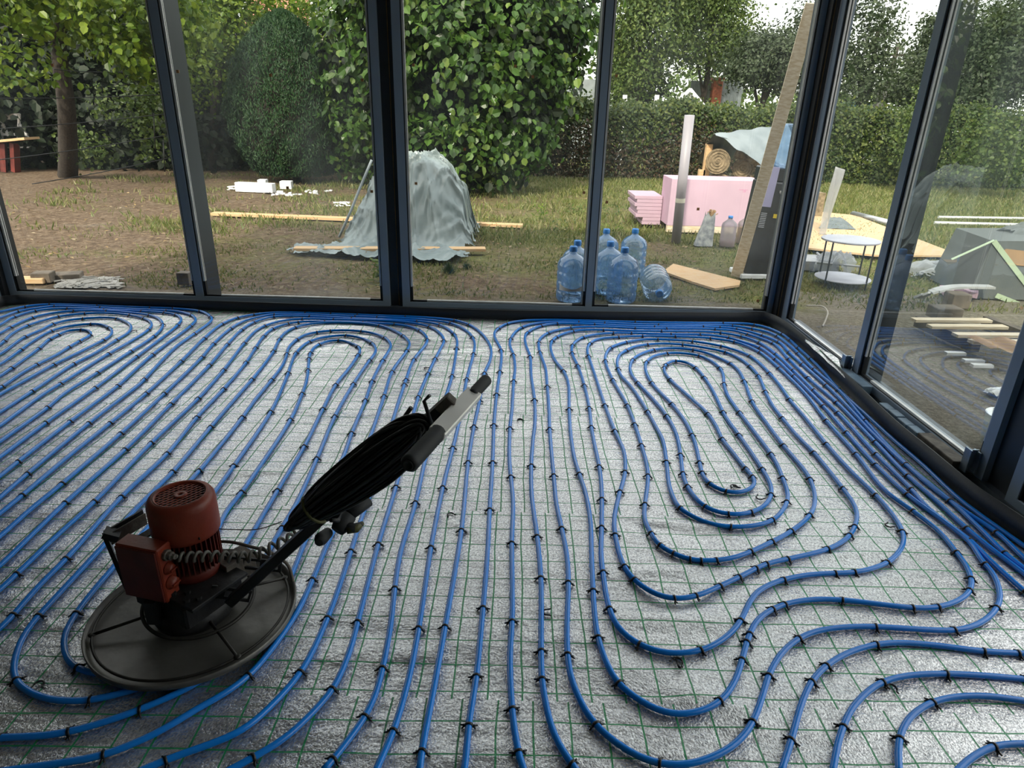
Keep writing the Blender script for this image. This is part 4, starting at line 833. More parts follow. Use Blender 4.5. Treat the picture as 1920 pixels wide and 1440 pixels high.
loose(975, 788, 'dark clip lying beside the small fold in the foil seam', .2)

# ================================================================ POWER TROWEL
TX, TY = -1.0, 1.655
tro = empty('power_trowel', (TX, TY, 0))
tag(tro, 'red electric power trowel with round steel disc standing on the blue pipes', 'power trowel')
def L(p): return Vector(p) - Vector((TX, TY, 0))
RD = .311
zb = 2 * RP + .002
mb = MB()
mb.lathe([(.0, zb + .004), (RD - .03, zb), (RD - .012, zb + .002), (RD - .002, zb + .012), (RD, zb + .030), (RD - .004, zb + .032), (RD - .010, zb + .016), (RD - .028, zb + .010), (.05, zb + .010), (0, zb + .012)], 96, cap=False)
mb.build('trowel_disc', M_disc, tro)
mb = MB()
mb.tube([((RD - .026) * math.cos(a), (RD - .026) * math.sin(a), zb + .026) for a in np.linspace(0, 2 * math.pi, 73)[:-1]], .0042, 8, closed=True)
mb.build('rim_rod', M_rod, tro)
for a in (-42, 35, 128, 205):
    a = math.radians(a)
    mb = MB().tube([(.115 * math.cos(a), .115 * math.sin(a), zb + .050), ((RD - .026) * math.cos(a), (RD - .026) * math.sin(a), zb + .027)], .0050, 8)
    mb.lathe([(.011, 0), (.011, .004), (.004, .006)], 12, Matrix.Translation(((RD - .026) * math.cos(a), (RD - .026) * math.sin(a), zb + .026)))
    mb.build('stay_rod', M_rod, tro)
# guard hoop round the motor foot
mb = MB()
hc = Vector((.015, .01, .0))
mb.tube([hc + Vector((.165 * math.cos(a), .155 * math.sin(a), .082 + .018 * math.sin(a - .4))) for a in np.linspace(0, 2 * math.pi, 61)[:-1]], .0058, 8, closed=True)
mb.build('guard_hoop', M_rod, tro)
# tall rear hoop running to the handle
mb = MB()
q = [L(gz(395, 1016, .25)), L(gz(430, 1016, .255)), L(gz(470, 1025, .25)), L(gz(505, 1035, .235)), L(gz(540, 1060, .20)), L(gz(549, 1090, .15))]
mb.tube(catmull(q, .01), .0050, 8); mb.build('rear_hoop', M_dust, tro)

# gearbox, foot plate and fork
mb = MB()
mb.lathe([(.115, .045), (.120, .060), (.108, .10), (.085, .112), (.0, .114)], 40)
mb.build('gearbox_dome', M_iron, tro)
mb = MB()
Rz = Matrix.Rotation(math.radians(-28), 4, 'Z')
mb.box(-.125, .120, -.105, .10, .098, .178, Rz @ Matrix.Identity(4), ch=.006)
mb.build('gearbox_case', M_iron, tro)
mb = MB()
mb.box(-.10, .155, -.102, .098, .178, .190, Rz, ch=.002)
mb.build('foot_plate', M_iron, tro)
for k in range(5):
    a = .02 + k * .03
    mb = MB().lathe([(.009, .190), (.009, .199), (.0, .199)], 6, Rz @ Matrix.Translation((a if k < 4 else .13, -.085 if k % 2 else -.06, 0)), smooth=False)
    mb.build('bolt_head', M_iron, tro)
# side fork: two slotted cheek plates that carry the handle
fa0, fa1 = L(gz(395, 1108, .175)), L(gz(470, 1118, .135))
fb0, fb1 = L(gz(420, 1052, .20)), L(gz(528, 1062, .165))
for nm, (p, q_) in (('fork_plate', (fa0, fa1)), ('fork_plate', (fb0, fb1))):
    d = (q_ - p).normalized(); up = Vector((0, 0, 1))
    sd = d.cross(up).normalized()
    M = Matrix((d, sd, sd.cross(d))).transposed().to_4x4(); M.translation = p
    Ln = (q_ - p).length
    mb = MB()
    mb.box(0, Ln, -.003, .003, .012, .022, M).box(0, Ln, -.003, .003, -.022, -.012, M)
    mb.box(0, Ln * .35, -.003, .003, -.012, .012, M).box(Ln * .62, Ln * .76, -.003, .003, -.012, .012, M).box(Ln * .94, Ln, -.003, .003, -.012, .012, M)
    mb.build(nm, M_iron, tro)
mb = MB()
mb.bar(L(gz(415, 1075, .17)), L(gz(468, 1045, .17)), .07, .075, ch=.002)
mb.build('fork_bracket', M_dust, tro)

# motor
mx, my = .012, .022
T = Matrix.Translation((mx, my, 0))
mb = MB(); mb.lathe([(.078, .19), (.080, .20), (.080, .225), (.068, .235), (.068, .36), (.07, .365)], 36, T)
mb.build('motor_body', M_red_d, tro)
mb = MB()
for k in range(36):
    a = 2 * math.pi * k / 36
    mb.box(.066, .088, -.0016, .0016, .226, .372, T @ Matrix.Rotation(a, 4, 'Z'))
mb.build('cooling_fins', M_red_d, tro)
cowl = MB()
cowl.lathe([(.0925, .338), (.0955, .340), (.0965, .350), (.0965, .435), (.0945, .450), (.088, .462), (.078, .467), (.0725, .4675), (.0705, .4645), (.0705, .455), (.069, .455), (.069, .462), (.088, .445), (.092, .43), (.092, .338)], 64, T, cap=False)
cowl_o = cowl.build('fan_cowl', M_red, tro)
g = MB()
R0 = .0705
zt = .4615
for sgn in (1, -1):
    ang = math.radians(30 * sgn + 8)
    for k in range(-12, 13):
        o = k * .0125
        if abs(o) >= R0: continue
        h = math.sqrt(R0 * R0 - o * o)
        g.box(-h, h, o - .0012, o + .0012, zt - .0012, zt + .0006 * sgn + .0008, T @ Matrix.Rotation(ang + math.pi / 12, 4, 'Z'))
g.lathe([(.020, zt + .001), (.019, zt + .0035), (.006, zt + .0035), (.005, zt + .001)], 28, T)
g.lathe([(.0705, zt), (.0735, zt + .004), (.0755, zt + .006), (.072, zt + .0065), (.068, zt + .002)], 48, T, cap=False)
g.build('fan_grille', M_red, cowl_o)
MB().lathe([(.0, .435), (.0685, .435), (.0685, .4590)], 40, T, cap=False).build('fan_recess', M_black, cowl_o)
s = MB()
s.lathe([(.0045, 0), (.0045, .003), (0, .004)], 8, Matrix.Translation((mx + .072, my - .066, .356)) @ Matrix.Rotation(math.radians(90), 4, 'X') @ Matrix.Rotation(math.radians(-45), 4, 'Y'))
s.build('cowl_screw', M_black, cowl_o)

# terminal box on the near left side
C0 = L(gz(293, 1035, .365)); C0.z = .365                     # top near right corner
p_l = L(gz(213, 1019, .365)); p_b = L(gz(320, 1013, .365))
e1 = (p_l - C0); e1.z = 0; wbx = e1.length; e1.normalize()
e2 = Vector((-e1.y, e1.x, 0))
if e2.y < 0: e2 = -e2
dbx = .056
M = Matrix((e1, e2, Vector((0, 0, 1)))).transposed().to_4x4(); M.translation = Vector((C0.x, C0.y, 0))
if M.to_3x3().determinant() < 0:
    pass
bx = MB(); bx.box(0, wbx, 0, dbx, .178, .365, M, ch=.004)
MB().bar(M @ Vector((wbx * .45, dbx * .5, .10)), M @ Vector((wbx * .45, dbx * .5, .18)), .09, .035).build('box_bracket', M_iron, tro)
box_o = bx.build('switch_box', M_red, tro)
MB().box(.004, wbx - .004, -.006, 0, .184, .360, M, ch=.002).build('box_lid', M_red_d, box_o)
# rotary switches on the side facing right
for zc, r in ((.288, .015), (.238, .018)):
    K = M @ Matrix.Translation((0, dbx * .50, zc)) @ Matrix.Rotation(math.radians(-90), 4, 'Y')
    kn = MB().lathe([(r + .004, 0), (r + .004, .004), (r, .006), (r * .92, .016), (0, .017)], 28, K)
    kn.box(-.0022, .0022, -r * .8, r * .8, .016, .022, K)
    kn.build('rotary_switch', M_red, box_o)
K = M @ Matrix.Translation((0, dbx * .50, .335)) @ Matrix.Rotation(math.radians(-90), 4, 'Y')
gl = MB().lathe([(.017, 0), (.017, .010), (.013, .012), (.013, .022), (.009, .026), (.008, .034)], 8, K, smooth=False)
gl.build('cable_gland', M_dust, box_o)
# shackle stub below the box
MB().tube([M @ Vector((-.01, .03, .180)), M @ Vector((-.035, .03, .172)), M @ Vector((-.045, .03, .155))], .011, 10).build('lifting_stub', M_dust, tro)
# black angle plates behind the box on the left
a0, a1 = L(gz(196, 1003, .34)), L(gz(268, 962, .34))
pl = MB()
pl.bar(a0 + Vector((0, 0, -.01)), a1 + Vector((0, 0, -.01)), .006, .045)
pl.bar(a0, a0 + Vector((.018, .012, -.20)), .030, .012)
pl.bar(a0 + Vector((.0, 0, .01)), a0 + Vector((.035, .012, -.012)), .04, .02)
pl.build('carry_bracket', M_iron, tro)
gp = MB()
b0, b1 = a0.lerp(a1, .12) + Vector((.012, -.018, -.012)), a1 + Vector((.014, -.012, -.012))
gp.bar(b0, b1, .004, .040)
gp.bar(b0 + Vector((.03, -.012, -.03)), b1 + Vector((.03, -.012, -.03)), .03, .006)
gp.build('cover_plate', M_dust, tro)

# handle
HA = L(gz(432, 1128, .150)); HB = L(gz(848, 746, .86))
MB().bar(HA, HA.lerp(HB, .955), .038, .030, ch=.003).build('handle_pole', M_iron, tro)
MB().bar(HA.lerp(HB, .945), HB, .036, .030, ch=.003).build('pole_end', M_dust, tro)
G1, G2 = L(gz(912, 712, .835)), L(gz(765, 872, .825))
gd = (G2 - G1).normalized()
GL = (G2 - G1).length
b0 = G1 + gd * (GL * .20); b1 = G1 + gd * (GL * .70)
vb = (b0 + Vector((TX, TY, 0)) - EYE).normalized()
cb = MB().bar(b0, b1, .044, .024, up=tuple(-vb + Vector((0, 0, .5))), ch=.003)
cb.build('crossbar', M_chrome, tro)
def grip(a, b, rr):
    mbb = MB(); N_ = 22
    P = [a.lerp(b, i / N_) for i in range(N_ + 1)]
    R_ = [rr * (.80 if i in (0, N_) else 1 + .06 * (i % 2)) for i in range(N_ + 1)]
    mbb.tube(P, R_, 16); return mbb
go = grip(G1, G1 + gd * (GL * .235), .0165).build('rubber_grip', M_grip, tro)
go = grip(G1 + gd * (GL * .665), G2, .0205).build('rubber_grip', M_grip, tro)
e = G2 + gd * .001
Mq = (gd).to_track_quat('Z', 'Y').to_matrix().to_4x4(); Mq.translation = e
MB().lathe([(.013, 0), (.013, .0015), (.010, .002), (.010, .001), (.0, .001)], 20, Mq).build('grip_end', M_black, go)
# clamp knob and cable hooks on the pole
kc = L(gz(604, 1006, .40))
pd = (HB - HA).normalized(); sd = pd.cross(Vector((0, 0, 1))).normalized(); nd = sd.cross(pd)
MB().tube([kc - sd * .03 - nd * .01, kc + sd * .012, kc + sd * .03], [.016, .02, .012], 12).build('clamp_knob', M_grip, tro)
hk = MB()
h0 = L(gz(640, 965, .46))
hk.tube([HA.lerp(HB, .42), h0 + nd * .0, h0 + sd * .03 , h0 + sd * .05 + nd * .02], .006, 8)
hk.build('cable_hook', M_iron, tro); hk = MB()
h1 = HA.lerp(HB, .86)
hk.tube([h1, h1 + nd * .03, h1 + nd * .05 + pd * .01, h1 + nd * .055 + pd * .04], .006, 8)
hk.build('cable_hook', M_iron, tro)
# curly lead from the gland to the pole
q0 = K @ Vector((0, 0, .034)); q1 = L(gz(333, 1045, .31)); q2 = L(gz(400, 1043, .305)); q3 = L(gz(470, 1043, .30)); q4 = L(gz(520, 1022, .32)); q5 = L(gz(555, 1003, .345)); q6 = L(gz(566, 985, .37))
base = catmull([q0, q1, q2, q3, q4, q5, q6], .002)
A = np.array([tuple(v) for v in base]); seg = np.r_[0, np.cumsum(np.linalg.norm(np.diff(A, axis=0), axis=1))]
Ltot = seg[-1]; pts = []
for i in range(760):
    s_ = Ltot * i / 759
    p = Vector([np.interp(s_, seg, A[:, k]) for k in range(3)]); p2 = Vector([np.interp(min(Ltot, s_ + .01), seg, A[:, k]) for k in range(3)])
    t = (p2 - p); t = t.normalized() if t.length > 1e-6 else tprev
    tprev = t
    u1 = t.cross(Vector((0, 0, 1))).normalized(); u2 = u1.cross(t)
    fr = s_ / Ltot
    env = min(1, max(0, (fr - .06) / .06))
    turns = 17 * fr ** .80
    rr_ = .0125 * env * (1 + .25 * fr)
    a = 2 * math.pi * turns
    pts.append(p + u1 * (rr_ * math.cos(a)) + u2 * (rr_ * math.sin(a)))
MB().tube(pts, .0050, 7).build('curly_lead', M_curl, tro)
# thin wire from the motor to the coil
MB().tube(catmull([L(gz(397, 991, .33)), L(gz(440, 993, .34)), L(gz(485, 992, .36)), L(gz(528, 978, .40))], .01), .0016, 6).build('thin_wire', M_rod, tro)

# coil of black cable hung along the handle (a thing of its own)
coil = empty('cable_coil', (TX, TY, 0))
tag(coil, 'long bundle of black extension cable hung along the trowel handle', 'cable')
cm = MB()
HAp, HBp = HA + Vector((TX, TY, 0)), HB + Vector((TX, TY, 0))
def on_pole(px, py, lift):
    """point on the sight line through the pixel that passes closest to the pole, lifted towards the eye"""
    d = ray(px, py).normalized(); u = (HBp - HAp).normalized(); w0 = EYE - HAp
    b_ = d.dot(u); dd = d.dot(w0); ee = u.dot(w0)
    sc = (b_ * ee - dd) / (1 - b_ * b_)
    return L(EYE + d * (sc - lift))
U0 = on_pole(806, 790, .055); U1 = on_pole(548, 985, .050)
axis = (U0 - U1); AL = axis.length; ax = axis.normalized()
vw = (U0.lerp(U1, .5) + Vector((TX, TY, 0)) - EYE).normalized()
sdv = ax.cross(vw).normalized(); nv = sdv.cross(ax)
if nv.dot(vw) > 0: nv = -nv
for k in range(60):
    rk = random.random
    e0 = rk() * .05; e1_ = rk() * .06
    u_ = (k % 20) / 19
    half = .002 + .058 * u_ + rk() * .005
    offn = (.030 - .030 * u_) + .02 * rk() - .02 * (k // 20); offs = .010 * (rk() - .5)
    P = []
    M_ = 48
    for i in range(M_):
        t = 2 * math.pi * i / M_
        c_, s_ = math.cos(t), math.sin(t)
        lx = .5 + .5 * math.copysign(abs(c_) ** .8, c_)
        ly = math.copysign(abs(s_) ** .75, s_) * half * (.62 + .50 * lx) * (1 + .08 * math.sin(3 * t + k))
        pos = U1 + ax * (e1_ + lx * (AL - e0 - e1_)) + sdv * (ly + offs) + nv * (offn + .004 * math.sin(5 * t + k * 1.7))
        P.append(pos)
    cm.tube(P, .0046, 6, closed=True)
cm.tube([U0 - sdv * .03 + nv * .02, on_pole(795, 752, .06), on_pole(806, 741, .06)], .0050, 7)
cm.build('coiled_cable', M_cable, coil)
# tie round the bundle
tb = MB()
ctr = U1 + ax * .10
tb.tube([ctr + sdv * (.046 * math.cos(a)) + nv * (.045 * math.sin(a)) for a in np.linspace(math.pi * .15, math.pi * .95, 16)], .0048, 7)
tb.build('tie_cord', M_olive, coil)
# plug hanging at the lower end
pa = L(gz(692, 940, .44)); pb = L(gz(655, 965, .43)); pc = L(gz(640, 985, .41)); 
pg = MB().tube([pa, pa.lerp(pb, .5), pb], [.016, .018, .019], 14)
pg.tube([pb, pc, L(gz(632, 996, .40))], [.024, .028, .020], 14)
pg.tube([pc, L(gz(664, 990, .41)), L(gz(678, 983, .41))], [.016, .014, .008], 10)
plug = pg.build('cable_plug', M_grip, coil)
MB().tube([L(gz(650, 994, .405)), L(gz(668, 990, .408)), L(gz(680, 981, .41))], [.012, .014, .007], 10).build('plug_cover', M_olive, plug)

# ================================================================ OUTDOORS: building materials near the house
def put(o, label, cat, group=None): return tag(o, label, cat, group)
# --- water bottles
def bottle_parts(root):
    prof = [(.0, .012), (.05, .008), (.105, .004), (.124, .010), (.131, .028), (.1335, .05), (.1335, .092), (.129, .100), (.129, .108), (.1335, .116), (.1335, .178), (.129, .186), (.129, .196), (.1335, .204),
            (.1335, .262), (.129, .270), (.129, .280), (.1335, .290), (.1335, .318), (.128, .345), (.108, .378), (.075, .402), (.045, .418), (.032, .430), (.029, .445), (.029, .462)]
    MB().lathe(prof, 40, cap=False).build('bottle_body', M_bottle, root)
    MB().lathe([(.033, .440), (.034, .444), (.034, .478), (.030, .486), (.012, .488), (.012, .484), (0, .484)], 24).build('bottle_cap', M_cap, root)
def bottle(x, y, rz, lab, first=[None]):
    r = empty('water_bottle', (x, y, -.012), rz)
    if first[0] is None: bottle_parts(r); first[0] = r
    else:
        for ch in first[0].children: copy_tree(ch, r)
    tag(r, lab, 'water bottle', 'large blue water bottles outside the window')
    return r
b1 = bottle(.945, 5.745, .3, 'upright blue water bottle at the front, just right of the thin window post')
bottle(.855, 6.02, 1.2, 'upright blue water bottle behind and left of the front one')
bottle(1.20, 6.76, 2.0, 'upright blue water bottle at the back right of the group')
bottle(.90, 6.70, .7, 'upright blue water bottle at the back left, cap beside the window post')
bottle(.555, 6.02, 2.6, 'blue water bottle mostly hidden behind the far left one')
bl = bottle(.495, 5.735, 4.0, 'upright blue water bottle at far left with a white label')
lb = MB(); n = 24
vs = []; fs = []
for i in range(n + 1):
    a = math.radians(200 + 110 * i / n)
    top = .155 - .05 * math.sin(math.pi * i / n * .9 + .2)
    vs += [(.1345 * math.cos(a), .1345 * math.sin(a), .115), (.1345 * math.cos(a), .1345 * math.sin(a), top + .03)]
fs = [(2 * i, 2 * i + 2, 2 * i + 3, 2 * i + 1) for i in range(n)]
lb.add(vs, fs, True)
bl.rotation_euler = (0, 0, math.radians(15)); lb.build('bottle_label', M_white, bl)
lie = bottle(1.22, 6.42, 0, 'blue water bottle lying on its side with the cap towards the window')
p0 = gz(1214, 494, .15); p1 = gz(1236, 556, .055)
d = (p1 - p0).normalized()
q = d.to_track_quat('Z', 'Y')
lie.rotation_mode = 'QUATERNION'; lie.rotation_quaternion = q; lie.location = p1 - d * .47
lie.location.z = max(lie.location.z, .128)

# --- loose boards
def board(a, b, w, t, m, name, lab, cat='plank', parent=None, z=0.0):
    A = gz(*a, z) ; B = gz(*b, z)
    o = MB().bar(A + Vector((0, 0, t / 2)), B + Vector((0, 0, t / 2)), w, t, ch=.001).build(name, m)
    return put(o, lab, cat)
board((400, 403), (980, 426), .155, .040, M_pine, 'wooden_plank', 'long pale plank lying on the soil behind the grey tarp')
oa = gz(552, 466, .045); ob = gz(910, 467, .05)
o = MB().bar(oa, ob, .15, .030, ch=.001).build('wooden_plank', M_pine); put(o, 'pale plank laid across the front edge of the grey tarp', 'plank')
c = [gz(1242, 499), gz(1262, 497), gz(1388, 529), gz(1338, 545), gz(1300, 540)]
c = [(v.x, v.y) for v in (gz(1243, 512), gz(1262, 498), gz(1388, 530), gz(1386, 538), gz(1340, 545), gz(1298, 532))]
put(MB().prism(c, .0, .022).build('board_offcut', M_pine), 'short broken board lying flat to the right of the water bottles', 'board')
A = gz(1380, 520); B = gy(1524, 6, 6.15)
o = MB().bar(A + Vector((0, 0, .01)), B, .11, .045, up=(.3, 1, 0), ch=.002).build('leaning_plank', M_pine_p)
put(o, 'tall raw plank leaning across the black water cooler', 'plank')
# --- water cooler
cl = empty('water_cooler', (2.50, 6.88, 0), math.radians(4)); tag(cl, 'dusty black water dispenser leaning behind the tall plank', 'water cooler')
Mc = Matrix.Rotation(math.radians(4), 4, 'Y')
MB().box(-.16, .15, -.15, .16, .045, .96, Mc, ch=.012).box(-.16, .15, -.07, .16, .96, 1.09, Mc, ch=.012).build('cooler_body', M_cool, cl)
MB().box(-.19, .17, -.17, .18, 0, .050, ch=.008).build('foam_base', M_styro, cl)
MB().box(-.155, -.05, -.158, -.150, .72, 1.10, Mc, ch=.002).build('lilac_panel', M_lilac, cl)
t = MB()
for k, xx in enumerate((.02, .085)):
    t.tube([Mc @ Vector((xx, -.15, .86)), Mc @ Vector((xx, -.185, .86)), Mc @ Vector((xx, -.188, .82))], .010, 8)
    t.box(xx - .02, xx + .025, -.195, -.155, .86, .885, Mc, ch=.003)
t.build('dispenser_tap', M_chrome, cl)
MB().box(.0, .06, -.154, -.150, .62, .66, Mc).build('warning_sticker', M_yel, cl)
v = MB()
for k in range(9): v.box(-.13, -.07, -.153, -.150, .52 + k * .017, .526 + k * .017, Mc)
v.build('vent_slots', M_tableg, cl)
bt = bottle(2.62, 6.90, 1.0, 'full blue water bottle standing upside down on the dispenser')
bt.rotation_mode = 'XYZ'; bt.location = (2.61, 6.88, 1.50); bt.rotation_euler = (math.pi, math.radians(0), 0)
# --- pink foam boards
def pinkbox(x0, x1, y0, y1, z0, z1, lab, cuts=()):
    r = empty('foam_board_stack', ((x0 + x1) / 2, (y0 + y1) / 2, 0)); c0 = Vector(r.location)
    MB().box(x0 - c0.x, x1 - c0.x, y0 - c0.y, y1 - c0.y, z0, z1, ch=.006).build('foam_boards', M_xps, r)
    tag(r, lab, 'foam boards'); return r
r = pinkbox(2.13, 3.42, 9.52, 10.12, .09, .73, 'large pink block of insulation boards standing on pallet timbers')
pf = MB()
for yy in (-.3, .25): pf.box(-.64, .66, yy, yy + .08, .0, .09)
pf.build('pallet_timber', M_pine_p, r)
pf = MB()
for k in range(1, 12): pf.box(-.6462, -.6448, -.30 + .05 * k, -.297 + .05 * k, .10, .72)
pf.box(.30, .42, -.302, -.299, .60, .612).box(.36, .40, -.302, -.299, .57, .60)
pf.build('board_seam', M_xpsd, r)
r = empty('foam_board_stack', (1.95, 10.3, 0)); tag(r, 'low stepped pile of pink insulation boards left of the large pink block', 'foam boards')
for k in range(8):
    jx = (.06 if k in (0, 1) else 0) + .02 * math.sin(k * 2.3)
    MB().box(-.16 + jx - .02 * k * .5, .17, -.35, .35, .03 + k * .052, .03 + k * .052 + .049, ch=.003).build('foam_board', M_xps, r)
# --- tall grey tube
A = gz(1267, 455); B = gy(1293, 216, A.y - .10)
ax_ = (B - A).normalized(); tr_ = empty('plastic_tube', A); tag(tr_, 'tall grey plastic tube standing upright before the pink boards', 'tube')
MB().tube([Vector((0, 0, 0)), (B - A)], .060, 28).build('tube_body', M_tube, tr_)
MB().tube([(B - A) * .335, (B - A) * .370], .0612, 28, cap=False).build('tape_band', M_tape, tr_)
# --- printed bag of offcuts
bg_ = empty('paper_bag', gz(1318, 460)); tag(bg_, 'printed grey paper bag filled with wood scraps beside the grey tube', 'bag')
mb = MB(); prof = []
nz_, na = 12, 24; vs = []; fs = []
for i in range(nz_ + 1):
    t = i / nz_
    for k in range(na):
        a = 2 * math.pi * k / na
        rx = (.118 * (1 - t) + .058 * t) * (1 + .10 * math.sin(3 * a + 4 * t) * t); ry = (.08 * (1 - t) + .05 * t)
        vs.append((rx * math.copysign(abs(math.cos(a)) ** .6, math.cos(a)) + .04 * t, ry * math.copysign(abs(math.sin(a)) ** .6, math.sin(a)), t * .40 + (.03 * math.sin(5 * a) if i == nz_ else 0)))
for i in range(nz_):
    for k in range(na): fs.append((i * na + k, i * na + (k + 1) % na, (i + 1) * na + (k + 1) % na, (i + 1) * na + k))
mb.add(vs, fs, False); mb.build('bag_body', M_bag, bg_)
mb = MB()
for k in range(16):
    a = random.uniform(0, 6.28); p = Vector((.04 + .03 * math.cos(a), .03 * math.sin(a), .36))
    mb.bar(p, p + Vector((random.uniform(-.06, .08), random.uniform(-.04, .04), random.uniform(.04, .10))), .02, .008)
mb.build('wood_scrap', M_pine, bg_)
# --- plastic canisters
def canister(px, py, r_, h_, liquid, cap_m, lab, lm):
    c_ = empty('plastic_canister', gz(px, py)); tag(c_, lab, 'canister')
    prof = [(0, .004), (r_ * .95, .004)]
    for k in range(9):
        z = .02 + k * (h_ * .62 / 9)
        prof += [(r_, z), (r_ * .95, z + h_ * .03)]
    prof += [(r_, h_ * .66), (r_ * .9, h_ * .76), (r_ * .45, h_ * .86), (r_ * .26, h_ * .90), (r_ * .26, h_ * .94)]
    MB().lathe(prof, 28, cap=False).build('canister_body', M_clear2, c_)
    MB().lathe([(0, .008), (r_ * .93, .008), (r_ * .93, h_ * liquid), (0, h_ * liquid)], 28).build('canister_liquid', lm, c_)
    if cap_m:
        MB().lathe([(r_ * .30, h_ * .92), (r_ * .30, h_), (0, h_)], 16).build('canister_cap', cap_m, c_)
    return c_
M_clear2 = glassy('milky_plastic', (.85, .86, .88), 1.5, 0, rough=.1, body=.45, body_col=(.62, .55, .60))
M_rust = simple('rusty_water', (.40, .20, .10), .3, 0, .1, 5)
M_oil = simple('yellow_liquid', (.85, .50, .02), .3, 0, .05, 5)
canister(1362, 462, .098, .385, .16, M_cap, 'clear plastic canister with a blue cap and little brown liquid', M_rust)
canister(1392, 456, .095, .36, .58, None, 'plastic canister with yellow liquid partly hidden behind the leaning plank', M_oil)

# --- stack of glass wool under a sheet, behind the pink boards
wl = empty('glass_wool_pile', (3.2, 11.2, 0)); tag(wl, 'pile of brown glass wool rolls and batts behind the pink boards', 'insulation')
mb = MB()
def wool_roll(c0, c1, r_):
    mb.tube([c0, c1], r_, 24)
    P = []; Nn = 70
    d_ = (Vector(c1) - Vector(c0)).normalized(); s_ = d_.cross(Vector((0, 0, 1))).normalized(); u_ = s_.cross(d_)
    for i in range(Nn):
        a = i * .38; rr = r_ * (1 - i / Nn) * .98
        P.append(Vector(c0) - d_ * .004 + s_ * rr * math.cos(a) + u_ * rr * math.sin(a))
    mb.tube(P, .012, 5)
W0 = gy(1346, 303, 11.0) - Vector(wl.location)
wool_roll(W0, W0 + Vector((.25, .9, 0)), .19)
wool_roll(W0 + Vector((.45, .1, -.10)), W0 + Vector((.75, .9, -.10)), .17)
wool_roll(W0 + Vector((.1, .05, -.38)), W0 + Vector((.3, .95, -.38)), .19)
mb.build('wool_roll', M_wool, wl)
mb = MB()
for k in range(9):
    a = Vector((W0.x + .35 + random.uniform(-.05, .5), -.15 + random.uniform(-.1, .1), W0.z - .42 + .06 * k))
    P = [a + Vector((t * .75, .03 * math.sin(t * 5 + k), .10 * math.sin(t * 3.1 + .3 * k) - .04 * t)) for t in np.linspace(0, 1, 10)]
    mb.tube(P, [.05 + .02 * math.sin(i * 1.3 + k) for i in range(10)], 8)
mb.box(W0.x - .2, W0.x + 1.9, .0, .9, .05, .42)
mb.build('wool_batt', M_wool, wl)
for px, py0, py1, lab in ((1330, 330, 270, 'upright timber post at the left end of the glass wool pile'), (1316, 337, 318, 'short timber block on the ground left of the glass wool')):
    p = gz(px, 356) ; p = Vector((gy(px, py1, 11.3).x, 11.3, 0)); zt_ = gy(px, py1, 11.3).z
    put(MB().box(p.x - .05, p.x + .05, p.y - .05, p.y + .05, 0, zt_, ch=.003).build('timber_post', M_pine), lab, 'post')
# the sheet thrown over it
def sheet():
    A, B, C, D = gy(1339, 251, 10.9), gy(1450, 236, 11.2), gy(1425, 309, 10.7), gy(1500, 300, 10.9)
    n1, n2 = 26, 18; vs = []
    for i in range(n1 + 1):
        for j in range(n2 + 1):
            s_, t_ = i / n1, j / n2
            top = A.lerp(B + (B - A) * .25, s_)
            bot = A.lerp(C, min(1, s_ * 1.25)) if s_ < .8 else C.lerp(D, (s_ - .8) / .2)
            p = top.lerp(bot, t_)
            w_ = .035 * math.sin(14 * s_ + 6 * t_) * t_ + .02 * math.sin(23 * s_ - 9 * t_)
            p = p + Vector((0, w_ - .10 * t_, .5 * w_)); vs.append(p)
    fs = [(i * (n2 + 1) + j, (i + 1) * (n2 + 1) + j, (i + 1) * (n2 + 1) + j + 1, i * (n2 + 1) + j + 1) for i in range(n1) for j in range(n2)]
    back = len(vs)
    for p in list(vs): pass
    mb = MB().add(vs, fs, True)
    # rear half going down behind the pile
    vs2 = []
    for i in range(n1 + 1):
        top = vs[i * (n2 + 1)]
        for j in range(7):
            vs2.append(top + Vector((0, .15 * j, -.06 * j - .004 * j * j)))
    fs2 = [(i * 7 + j, (i + 1) * 7 + j, (i + 1) * 7 + j + 1, i * 7 + j + 1) for i in range(n1) for j in range(6)]
    mb.add(vs2, fs2, True)
    return mb
put(sheet().build('plastic_sheet', M_tarp2), 'pale blue plastic sheet draped over the glass wool pile', 'sheet')
# --- upright sheet of clear film right of the corner post
A, B, C, D = gy(1545, 400, 9.3), gy(1557, 402, 9.3), gy(1584, 318, 9.3), gy(1566, 312, 9.3)
vs = []
for i in range(9):
    t = i / 8
    for j in range(5):
        s_ = j / 4
        p = A.lerp(D, t).lerp(B.lerp(C, t), s_); p.y += .03 * math.sin(7 * s_ + 5 * t); vs.append(p)
fs = [(i * 5 + j, i * 5 + j + 1, (i + 1) * 5 + j + 1, (i + 1) * 5 + j) for i in range(8) for j in range(4)]
stand = gz(1550, 404)
low = min(v.z for v in vs); vs = [v + Vector((0, 0, -low - .01)) * (1 - min(1, (v.z - low) / .4)) for v in vs]
put(MB().add(vs, fs, True).add([v + Vector((0, .02, 0)) for v in vs], [f[::-1] for f in fs], True).build('film_roll_end', M_clear), 'standing folded end of clear film at the right of the corner post', 'film')

